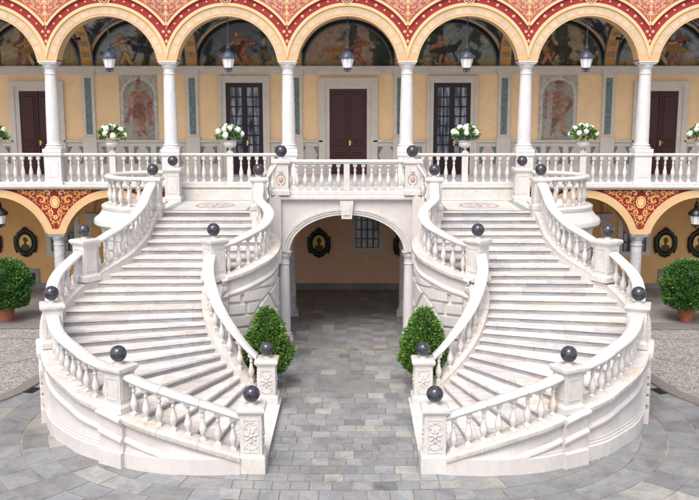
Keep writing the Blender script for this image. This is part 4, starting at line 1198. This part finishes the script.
low_window(-11.05+.1, 1.55, 3.0); low_window(11.05-.1, 1.55, 3.0); low_window(-15.3, 1.55, 3.0); low_window(15.3, 1.55, 3.0)
for s in (-1, 1):
    n_ = MB(); xc = s*12.2
    n_.box(xc-.28, xc+.28, BACK-.045, BACK+.01, .30, .86, .01); n_.build('vent_surround', 'concrete', pf)
    MB().box(xc-.13, xc+.13, BACK-.05, BACK-.046, .36, .70).build('vent_hole_shade', 'black', pf)  # flat black plate, paints the shade inside the hole

# ------------------------------------------------------------------ LANTERNS
def lantern_proto(cx, label):
    root = empty('hanging_lantern', (cx, 0, 8.14), label, 'lantern', 'lanterns hanging in the upper arches')
    h = MB(); 
    h.lathe([(.03, .68), (.07, .71), (.085, .74), (.05, .765), (.075, .79), (.07, .83), (.03, .86), (.045, .885), (.02, .92)], (0, 0, 0), n=14)
    h.lathe([(.235, .44), (.255, .455), (.25, .50), (.225, .54), (.19, .60), (.12, .66), (.06, .69), (.06, .72)], (0, 0, 0), n=20)
    h.lathe([(.0, 0), (.02, .02), (.03, .05), (.02, .07), (.10, .10), (.135, .12), (.145, .15), (.14, .16)], (0, 0, 0), n=16)
    for k in range(8):
        t = 2*pi*k/8; h.tube([(.142*cos(t), .142*sin(t), .15), (.218*cos(t), .218*sin(t), .46)], .005, 5)
        h.box(.25*cos(t)-.018, .25*cos(t)+.018, .25*sin(t)-.018, .25*sin(t)+.018, .46, .55)
    for k in range(4):
        t = pi/2*k+.78; h.tube([(.13*cos(t), .13*sin(t), .13), (.15*cos(t), .15*sin(t), .06), (.06*cos(t), .06*sin(t), .03)], .01, 5)
    h.build('metal_frame', 'iron', root, smooth=True, loc=(0, 0, 0))
    g = MB(); g.lathe([(.145, .155), (.215, .458)], (0, 0, 0), n=16); g.build('glass_shade', 'lampglass', root, smooth=True, loc=(0, 0, 0))
    return root
def chain(root, z0, z1):
    c = MB(); c.tube([(0, 0, z0), (0, 0, z1)], .014, 6)
    k = z0+.05
    while k < z1-.05:
        c.lathe([(.008, 0), (.022, .02), (.022, .05), (.008, .07)], (0, 0, k), n=6); k += .11
    return c.build('chain', 'iron', root, loc=(0, 0, 0))
def copy_tree(o, parent=None):
    c = o.copy(); COL.objects.link(c); c.parent = parent
    for ch in list(o.children): copy_tree(ch, c)
    return c
names = {-4: 'outside the far left column', -3: 'in the leftmost upper arch at the photo edge', -2: 'over the left painted niche', -1: 'in front of the left glazed door', 0: 'in front of the central wooden door', 1: 'in front of the right glazed door', 2: 'over the right painted niche figure', 3: 'in the rightmost upper arch at the photo edge'}
proto = None
for k in range(-3, 4):
    lab = 'blue-black lantern hanging '+names[k]
    if proto is None:
        proto = lantern_proto(BAY*k, lab); chain(proto, .88, 9.9-8.14)
    else:
        c = copy_tree(proto); c.location = (BAY*k, 0, 8.14); c['label'] = lab
lowp = copy_tree(proto)
for s, nm in ((-1, 'left'), (1, 'right')):
    c = lowp if s < 0 else copy_tree(proto)
    c.location = (s*3*BAY, 0, 3.02); c['label'] = f'black lantern in the far {nm} lower arch above the round potted bush'; c['group'] = 'lanterns hanging in the lower arches'
    for ch in list(c.children):
        if ch.name.startswith('chain'): bpy.data.objects.remove(ch)
        elif ch.name.startswith('metal'):
            ch.data = ch.data.copy(); ch.data.materials[0] = MT['black']
    chain(c, .88, 4.12-3.02)

for s, nm in ((-1, 'left'), (1, 'right')):
    root = empty('spotlight', (s*9.62, 1.8, 9.30), f'small black spotlight on an arm at the {nm} painted vault rib', 'spotlight', 'spotlights on the gallery vault')
    MB().tube([(s*.0, .2, .12), (0, 0, 0), (-s*.22, -.02, .02)], .016, 6).build('arm', 'black', root, loc=(0, 0, 0))
    MB().tube([(-s*.20, -.02, .02), (-s*.24, -.02, .02), (-s*.42, -.02, .05)], [.03, .05, .06], 12).build('lamp_head', 'black', root, smooth=True, loc=(0, 0, 0))
# ------------------------------------------------------------------ FLOWER URNS
def leaves_mesh(pts, nrm, size, seed, up=.3, aspect=.5, jitter=.9):
    r = np.random.default_rng(seed); n = len(pts); pts = np.asarray(pts); nrm = np.asarray(nrm)
    d = nrm+jitter*r.normal(size=(n, 3))*.6; d[:, 2] += up; d /= np.linalg.norm(d, axis=1)[:, None]
    t = np.cross(d, r.normal(size=(n, 3))); t /= np.linalg.norm(t, axis=1)[:, None]
    nn = np.cross(d, t); L = size*(.65+.7*r.random(n))[:, None]; W = L*aspect
    b = pts; a1 = b+d*L*.5+t*W*.5+nn*L*.06; a2 = b+d*L*.5-t*W*.5+nn*L*.06; tip = b+d*L
    V = np.stack([b, a1, tip, a2], 1).reshape(-1, 3)
    F = np.arange(4*n).reshape(-1, 4)
    tint = np.repeat(np.clip(r.normal(.42, .24, n), 0, 1), 4)
    return V, F, tint
def leaf_obj(name, V, F, tint, mat, parent, loc=(0, 0, 0)):
    me = bpy.data.meshes.new(name); me.from_pydata(V.tolist(), [], F.tolist()); me.materials.append(MT[mat])
    at = me.attributes.new('tint', 'FLOAT', 'POINT'); at.data.foreach_set('value', tint.astype(np.float32))
    o = bpy.data.objects.new(name, me); COL.objects.link(o); o.parent = parent; o.location = loc; return o
def sphere_pts(n, r, seed, zmin=-.5):
    q = np.random.default_rng(seed); v = q.normal(size=(n*2, 3)); v /= np.linalg.norm(v, axis=1)[:, None]; v = v[v[:, 2] > zmin][:n]
    return v*np.asarray(r), v
def urn(cx, label, seed):
    root = empty('flower_urn', (cx, -.06, 5.535), label, 'flower urn', 'marble urns of white hydrangeas on the gallery rail')
    u = MB(); u.box(-.11, .11, -.09, .09, 0, .04); u.lathe([(.09, .04), (.095, .06), (.05, .09), (.035, .13), (.05, .16), (.11, .18), (.19, .22), (.225, .29), (.215, .35), (.235, .38), (.265, .40), (.23, .42)], n=20)
    u.build('urn', 'baluster', root, smooth=True, loc=(0, 0, 0))
    P, N = sphere_pts(420, (.40, .30, .26), seed, -.35); P[:, 2] += .58
    q = np.random.default_rng(seed+5); P *= 1; P[:, :2] *= (.7+.3*q.random((len(P), 1)))
    leaf_obj('foliage', *leaves_mesh(P, N, .13, seed, .1, .6), 'leaf_dark', root)
    f = MB(); rr = random.Random(seed); heads = []
    for k in range(60):
        t = rr.uniform(0, 2*pi); ph = rr.uniform(-.15, 1.4); p = (.40*cos(t)*cos(ph), .28*sin(t)*cos(ph), .60+.28*sin(ph))
        if p[1] > .15: continue
        if all(math.dist(p, h) > .17 for h in heads): heads.append(p)
    V = []; Fc = []
    for h in heads[:15]:
        q = np.random.default_rng(int(h[0]*1000) % 997+seed); n = 70; v = q.normal(size=(n, 3)); v /= np.linalg.norm(v, axis=1)[:, None]
        rad = .088+.03*q.random()
        for d in v:
            t = np.cross(d, q.normal(size=3)); t /= np.linalg.norm(t); b = np.cross(d, t); c0 = np.array(h)+d*rad; s = .022
            o0 = len(V)
            V += [tuple(c0+s*t+.0*d), tuple(c0+s*b-.006*d), tuple(c0-s*t), tuple(c0-s*b-.006*d)]; Fc.append((o0, o0+1, o0+2, o0+3))
        f.lathe([(max(.003, rad*.93*sin(pi*i/6)), -rad*.93*cos(pi*i/6)) for i in range(7)], h, n=8)
    f.add(V, Fc); f.build('blooms', 'petal', root, loc=(0, 0, 0), recalc=False)
pos = {-3: 'in front of the far left wooden door', -2: 'below the left painted niche', -1: 'before the left glazed door', 1: 'before the right glazed door', 2: 'below the right painted niche figure', 3: 'in front of the far right wooden door'}
for k in pos: urn(BAY*k, 'white hydrangeas in a marble urn '+pos[k], 100+k*7)

# ------------------------------------------------------------------ TOPIARIES
def pot(root, r, h, mat='terracotta'):
    m = MB(); m.lathe([(r*.68, 0), (r*.70, .02), (r*.74, h*.25), (r*.78, h*.27), (r*.78, h*.31), (r*.84, h*.6), (r*.9, h*.82), (r*1.0, h*.84), (r*1.03, h*.88), (r*1.03, h*.97), (r*.98, h), (r*.88, h), (r*.86, h*.93)], n=28)
    p = m.build('pot', mat, root, smooth=True, angle=35, loc=(0, 0, 0))
    MB().lathe([(r*.87, h*.9), (r*.5, h*.94)], n=20).build('soil', 'soil', root, loc=(0, 0, 0))
def shrub_pts(n, radius_fn, z0, z1, seed, shell=.22):
    q = np.random.default_rng(seed); out = []; nr = []
    z = z0+(z1-z0)*q.random(n*2); a = 2*pi*q.random(n*2)
    rf = np.array([radius_fn((zz-z0)/(z1-z0)) for zz in z]); acc = q.random(n*2) < (rf/rf.max())**.9
    z, a, rf = z[acc][:n], a[acc][:n], rf[acc][:n]
    lump = 1+.07*np.sin(a*5+z*7+seed)+.07*np.sin(a*3-z*11)+.06*np.sin(a*9+z*14)+.04*np.sin(a*17-z*23)
    dep = 1-shell*q.random(len(z))**2
    r = rf*lump*dep; tw = q.random(len(z)) < .05; r = np.where(tw, r*(1.0+.13*q.random(len(z))), r)
    P = np.stack([r*np.cos(a), r*np.sin(a), z], 1); N = np.stack([np.cos(a), np.sin(a), .25+0*a], 1)
    return P, N
def topiary(loc, label, group, kind, seed, s=1.):
    root = empty('potted_shrub', loc, label, 'potted shrub', group)
    if kind == 'cone':
        pot(root, .27, .42)
        MB().tube([(0, 0, .38), (0.01, 0, .9), (0, .01, 1.9)], [.035, .03, .01], 8).build('trunk', 'bark', root, loc=(0, 0, 0))
        fn = lambda t: .56*(sin(pi*min(1, (t+.10)/.36)*.5)**.9 if t < .26 else 1)*(1-max(0, (t-.22)/.78)**1.5)**.7+.03
        P, N = shrub_pts(9500, fn, .38, 2.08, seed, .5); V = leaves_mesh(P, N, .085, seed, .35, .5)
        leaf_obj('foliage', *V, 'leaf', root)
        cr = MB(); cr.lathe([(max(.01, fn(t/12)*.55), .5+(1.85-.5)*t/12) for t in range(13)], n=18); c = cr.build('inner_foliage', 'leaf_dark', root, loc=(0, 0, 0))
        at = c.data.attributes.new('tint', 'FLOAT', 'POINT')
    else:
        pot(root, .30, .46)
        MB().tube([(0, 0, .4), (0, 0, .9)], [.05, .04], 8).build('trunk', 'bark', root, loc=(0, 0, 0))
        fn = lambda t: .76*sqrt(max(0, 1-(abs(t-.45)/.56)**2.6))*.98+.02
        P, N = shrub_pts(11500, fn, .44, 2.02, seed, .45); V = leaves_mesh(P, N, .095, seed, .5, .5)
        leaf_obj('foliage', *V, 'leaf_dark', root)
        cr = MB(); cr.lathe([(max(.01, fn(t/12)*.62), .55+(1.85-.55)*t/12) for t in range(13)], n=18); c = cr.build('inner_foliage', 'leaf_dark', root, loc=(0, 0, 0))
        at = c.data.attributes.new('tint', 'FLOAT', 'POINT')
    return root
topiary((-1.98, -7.75, 0), 'cone shaped potted laurel at the left of the central arch', 'cone laurels beside the arch', 'cone', 1)
topiary((1.98, -7.75, 0), 'cone shaped potted laurel at the right of the central arch', 'cone laurels beside the arch', 'cone', 2)
topiary((-11.22, -1.05, .10), 'rounded ficus bush in a terracotta pot at the far left arcade', 'rounded bushes in the side arcades', 'round', 3)
topiary((11.12, -1.05, .10), 'rounded ficus bush in a terracotta pot at the far right arcade', 'rounded bushes in the side arcades', 'round', 4)

# ------------------------------------------------------------------ WALL MEDALLIONS
def plaque(x, z, label, s=1.):
    Yb = BACK-.002; root = empty('wall_medallion', (x, Yb, z), label, 'wall plaque', 'oval bust plaques on the arcade wall')
    m = MB()
    n = 36
    def tor(rx, rz, rr, y=-.06, lump=0):
        vs = []
        for i in range(n):
            t = 2*pi*i/n; k = 1+lump*sin(t*9)
            for j in range(8):
                u = 2*pi*j/8; vs.append(((rx+rr*cos(u))*cos(t)*k, y-rr*sin(u)*.9, (rz+rr*cos(u))*sin(t)*k))
        m.add(vs, [(i*8+j, i*8+(j+1) % 8, ((i+1) % n)*8+(j+1) % 8, ((i+1) % n)*8+j) for i in range(n) for j in range(8)])
    tor(.36, .44, .075, -.04, .03); tor(.27, .34, .03, -.08)
    m.add([(.40*cos(2*pi*i/n), -.02, .48*sin(2*pi*i/n)) for i in range(n)]+[(.40*cos(2*pi*i/n), 0, .48*sin(2*pi*i/n)) for i in range(n)], [tuple(range(n))]+[(i, (i+1) % n, n+(i+1) % n, n+i) for i in range(n)])
    # crest and bottom scrolls
    for k in range(-3, 4):
        a = k*.16; m.lathe([(.005, -.055), (.045, -.03), (.052, 0), (.04, .04), (.008, .075)], (.78*sin(a)*.5, -.06, .50+.05*cos(k*.9)-.02*abs(k)), n=8)
        m.lathe([(.005, -.05), (.035, -.02), (.035, .02), (.005, .05)], (.6*sin(a*1.3)*.5, -.06, -.53+.025*abs(k)), n=8)
    for s_ in (-1, 1):
        for zz in (-.34, -.24, -.14, -.02, .1, .2): m.lathe([(.005, -.07), (.035, -.035), (.035, .035), (.005, .07)], (s_*(.425*sqrt(1-(zz/.62)**2)), -.05, zz), n=8)
    f = m.build('frame', 'black', root, smooth=True, angle=50, loc=(0, 0, 0))
    vs = []; cols = []; nr, nt = 16, 40; px = []; pz = []
    for j in range(nr+1):
        for i in range(nt):
            t = 2*pi*i/nt; r = j/nr; a, b = .26*r*cos(t), .33*r*sin(t); vs.append((a, -.07, b)); px.append(a); pz.append(b)
    px = np.array(px); pz = np.array(pz); col = np.ones((len(px), 3))*np.array([.92, .66, .22])
    hd = lambda a, b, r: capsule(px, pz, a, b, r)
    c1 = (.12, .08, .04)
    for a, b, r in (((0, .10), (.0, .14), .085), ((.03, .06), (.10, .07), .02), ((0, -.05), (0, .05), .05), ((-.08, -.16), (.08, -.16), .09), ((-.13, -.24), (.13, -.24), .08)): col = lay(col, hd(a, b, r), c1, .012)
    fs = [(j*nt+i, j*nt+(i+1) % nt, (j+1)*nt+(i+1) % nt, (j+1)*nt+i) for j in range(nr) for i in range(nt)]
    me = bpy.data.meshes.new('bust_relief'); me.from_pydata(vs, [], fs); me.materials.append(MT['fresco']); set_color(me, col)
    o = bpy.data.objects.new('bust_relief', me); COL.objects.link(o); o.parent = root
plaque(-1.12, 1.86, 'black framed gold bust plaque left of the window inside the central arch')
plaque(2.17, 1.80, 'dark oval plaque half hidden at the right edge of the central arch')
plaque(-12.38, 1.88, 'black oval gold bust plaque nearer the grey column in the far left arch'); plaque(-13.72, 1.88, 'gold bust plaque cut by the left photo edge')
plaque(12.13, 1.88, 'black oval gold bust plaque nearer the grey column in the far right arch'); plaque(13.42, 1.88, 'gold bust plaque cut by the right photo edge')

# ------------------------------------------------------------------ GROUND
g = MB(); g.add([(-400, -400, -.06), (400, -400, -.06), (400, 400, -.06), (-400, 400, -.06)], [(0, 1, 2, 3)]); tag(g.build('ground', 'ground', recalc=False), kind='structure')
jt = MB(); jt.add([(-16, -22, -.012), (16, -22, -.012), (16, .2, -.012), (-16, .2, -.012)], [(0, 1, 2, 3)]); tag(jt.build('paving_bed', 'joint', recalc=False), kind='structure')
V = []; F = []; C = []
pr = random.Random(5)
def slab(outline, col, inset=.0135, z=0.0, tilt=.0022):
    cx = sum(p[0] for p in outline)/len(outline); cy = sum(p[1] for p in outline)/len(outline)
    n = len(outline); o0 = len(V); dz = pr.uniform(-tilt, tilt)
    for q, zz in ((inset, z-.012), (inset, z-.003+dz), (inset+.008, z+dz)):
        for x, y in outline:
            dx, dy = x-cx, y-cy; L = hypot(dx, dy) or 1; V.append((x-dx/L*q*1.3, y-dy/L*q*1.3, zz)); C.append(col)
    F.append(tuple(o0+2*n+i for i in range(n)))
    for k in range(2):
        for i in range(n): F.append((o0+k*n+i, o0+k*n+(i+1) % n, o0+(k+1)*n+(i+1) % n, o0+(k+1)*n+i))
def slatecol(light=1.):
    b = pr.gauss(.235, .022)*light; t = pr.random()
    if t < .08: return (b*1.28, b*1.24, b*1.16)
    if t < .17: return (b*.80, b*.83, b*.87)
    w_ = pr.uniform(-.02, .025); return (b*(1-.01-w_), b*(1.0), b*(1.02+w_))
rowsY = [-4.27]
y = -4.27
while y > -14.1:
    y -= pr.uniform(.365, .405); rowsY.append(y)
rowsY[-1] = -14.43
for j in range(len(rowsY)-1):
    y1, y0 = rowsY[j], rowsY[j+1]; x = -2.5+(j % 2)*.2
    inwin = 6 <= j < 10
    while x < 2.3:
        w_ = pr.uniform(.34, .46)
        if inwin and x < -.76 and x+w_ > -1.0: w_ = -.76-x
        elif inwin and x >= -.761 and x < .7: x = .76; continue
        cxm = x+w_/2
        bend = lambda xx, yy: yy+.022*max(0, (-8-yy)/6)*(-(xx*xx))*-.9
        if True:
            slab([(x, bend(x, y0)), (x+w_, bend(x+w_, y0)), (x+w_, bend(x+w_, y1)), (x, bend(x, y1))], slatecol(1.05 if y0 < -8.5 else .95), z=.004)
        x += w_
# large inset slab
slab([(-.76, rowsY[10]), (.76, rowsY[10]), (.76, rowsY[6]), (-.76, rowsY[6])], (.20, .20, .20), tilt=.0)
radii = [2.95, 3.4, 3.9, 4.43, 4.98, 5.66, 6.32, 7.0, 7.7, 8.4, 9.1]
CYc = -10.0; CXc = 2.2
for j in range(len(radii)-1):
    r0, r1 = radii[j], radii[j+1]; rm = (r0+r1)/2
    for sx in (-1, 1):
        a = 0; 
        while a < R(165):
            da = pr.uniform(.58, .95)/rm
            a1 = min(a+da, R(165)); m = 4
            def P(r, t): return (sx*(CXc+r*sin(t)), CYc-r*cos(t))
            ol = [P(r1, a+(a1-a)*i/m) for i in range(m+1)]+[P(r0, a1-(a1-a)*i/m) for i in range(m+1)]
            if sx > 0: ol = ol
            else: ol = ol[::-1]
            slab(ol, slatecol(.92)); a = a1
    if r0 >= 4.4:
        x = -CXc
        while x < CXc-.05:
            w_ = min(pr.uniform(.42, .66), CXc-x) if CXc-x > .7 else CXc-x
            slab([(x, CYc-r1), (x+w_, CYc-r1), (x+w_, CYc-r0), (x, CYc-r0)], slatecol(1.)); x += w_
me = bpy.data.meshes.new('courtyard_paving'); me.from_pydata(V, [], F); me.materials.append(MT['slab']); set_color(me, np.array(C))
o = bpy.data.objects.new('courtyard_paving', me); COL.objects.link(o); tag(o, kind='structure')
# passage floor, a grid of darker slabs under the balcony
V = []; F = []; C = []
x = -2.4
for i in range(12):
    yq = -4.22
    while yq < 4.15:
        d = pr.uniform(.36, .46)
        x0 = -2.4+i*.4
        slab([(x0, yq), (x0+.4, yq), (x0+.4, yq+d), (x0, yq+d)], slatecol(.9), inset=.006, z=.05); yq += d
me = bpy.data.meshes.new('passage_paving'); me.from_pydata(V, [], F); me.materials.append(MT['slab']); set_color(me, np.array(C))
o = bpy.data.objects.new('passage_paving', me); COL.objects.link(o); tag(o, kind='structure')
q = MB(); q.box(-2.42, 2.42, -4.25, 4.2, -.05, .036); tag(q.build('passage_bed', 'joint'), kind='structure')
for s in (-1, 1):
    q = MB(); q.box(*sorted((s*2.42, s*18)), -1.25, 4.2, -.05, .10); tag(q.build('arcade_floor', 'concrete'), kind='structure')
    q = MB(); q.box(*sorted((s*7.0, s*18)), -1.98, -1.25, -.05, .103, .01); tag(q.build('kerb', 'kerbstone'), kind='structure')
    # pebble paving with a curved outer edge
    edge = [(-7.5, -4.4), (-7.95, -5.6), (-8.15, -6.5), (-8.32, -7.6), (-8.5, -8.35), (-8.9, -9.1), (-9.6, -10.0), (-11, -11.4), (-13.5, -13.4), (-18, -16)]
    ed = [(p[1], p[2]) for p in catmull([(0, *e) for e in edge], 6)]
    q = MB(-s); vs = [(x, y, .035) for x, y in ed]+[(-18, -2.0, .035), (-7.0, -2.0, .035), (-7.0, -4.4, .035)]
    n = len(vs); vs += [(x, y, -.05) for x, y, _ in vs]
    q.add(vs, [tuple(range(n)), tuple(range(2*n-1, n-1, -1))]+[(i, (i+1) % n, n+(i+1) % n, n+i) for i in range(n)]); tag(q.build('pebble_pavement', 'cobble'), kind='structure')
    q = MB(-s); q.sweep([(x, y, 0) for x, y in ed], [(-.0, -.05), (-.0, .045), (.36, .045), (.38, -.05)], out=-1); tag(q.build('kerb', 'kerbstone'), kind='structure')
    # dark joints across the pebbles
    q = MB(-s)
    e2 = catmull([(0, -7.4, -3.6), (0, -8.3, -4.5), (0, -9.2, -5.6), (0, -10.2, -6.4), (0, -12, -7.2), (0, -15, -7.8)], 8)
    q.sweep([(p[1], p[2], 0) for p in e2], [(-.03, .03), (-.03, .041), (.03, .041), (.03, .03)])
    q.box(-18, -7.2, -3.18, -3.12, .03, .0412); tag(q.build('paving_joint', 'kerbstone'), kind='structure')
    # drain
    d = empty('drain_grate', (s*8.0, -8.02, 0), f'black square drain grate by the {"left" if s < 0 else "right"} pebble pavement kerb', 'drain grate', 'drain grates by the kerbs')
    fr = MB(); cx, cy = 0, 0; rot = .25*s; 
    for a in ((-.22, .22, -.22, -.19), (-.22, .22, .19, .22), (-.22, -.19, -.19, .19), (.19, .22, -.19, .19)): fr.box(*a, .0, .012, rot=rot, c=(0, 0))
    for i in range(6): fr.box(-.19, .19, -.165+i*.06, -.14+i*.06, .0, .009, rot=rot, c=(0, 0))
    fr.build('grating', 'black', d, loc=(0, 0, 0))
    MB().box(-.19, .19, -.19, .19, -.01, .0045, rot=rot, c=(0, 0)).build('pit_shade', 'black', d, loc=(0, 0, 0))  # no hollow here: black slab colours in the shade below the bars
# the baluster pattern object is used as one of the real balusters
bsrc.parent = pb; bsrc.location = (-.245*0-1.42, YF+.045+.0, FL+.14); 
bpy.data.objects.remove(bsrc)
for o in bpy.data.objects:
    if '_base' in o: del o['_base']

# ------------------------------------------------------------------ CAMERA, LIGHT
cam = bpy.data.cameras.new('Camera'); co = bpy.data.objects.new('camera', cam); COL.objects.link(co)
T = math.atan(148/900); YAW = math.atan(4/900)
co.location = (.2, -29.9, 7.2); co.rotation_euler = (pi/2-T, 0, YAW)
cam.sensor_fit = 'HORIZONTAL'; cam.sensor_width = 36; cam.lens = 36*900/699; cam.clip_end = 1500
scene.camera = co
W = bpy.data.worlds.new('World'); scene.world = W; W.use_nodes = True
nt = W.node_tree; bg = nt.nodes['Background']; sky = nt.nodes.new('ShaderNodeTexSky'); sky.sky_type = 'NISHITA'; sky.sun_disc = False
EL, AZ = R(56), R(200)
sky.sun_elevation = EL; sky.sun_rotation = AZ; sky.air_density = 1.0; sky.dust_density = 4.0; sky.ozone_density = .6
hs_ = nt.nodes.new('ShaderNodeHueSaturation'); hs_.inputs['Saturation'].default_value = .5; nt.links.new(sky.outputs[0], hs_.inputs['Color']); nt.links.new(hs_.outputs[0], bg.inputs[0]); bg.inputs[1].default_value = .15
sl_ = bpy.data.lights.new('Sun', 'SUN'); sl_.energy = 1.1; sl_.angle = R(32); sl_.color = (1, .95, .88)
so = bpy.data.objects.new('sun', sl_); COL.objects.link(so)
# sun direction from elevation/azimuth (sky rotation: clockwise from +Y)
dx, dy, dz = sin(AZ)*cos(EL), cos(AZ)*cos(EL), sin(EL)
from mathutils import Vector
so.rotation_euler = Vector((dx, dy, dz)).to_track_quat('Z', 'Y').to_euler()
vs_ = scene.view_settings; vs_.view_transform = 'Standard'; vs_.look = 'None'; vs_.exposure = .86; vs_.gamma = 1
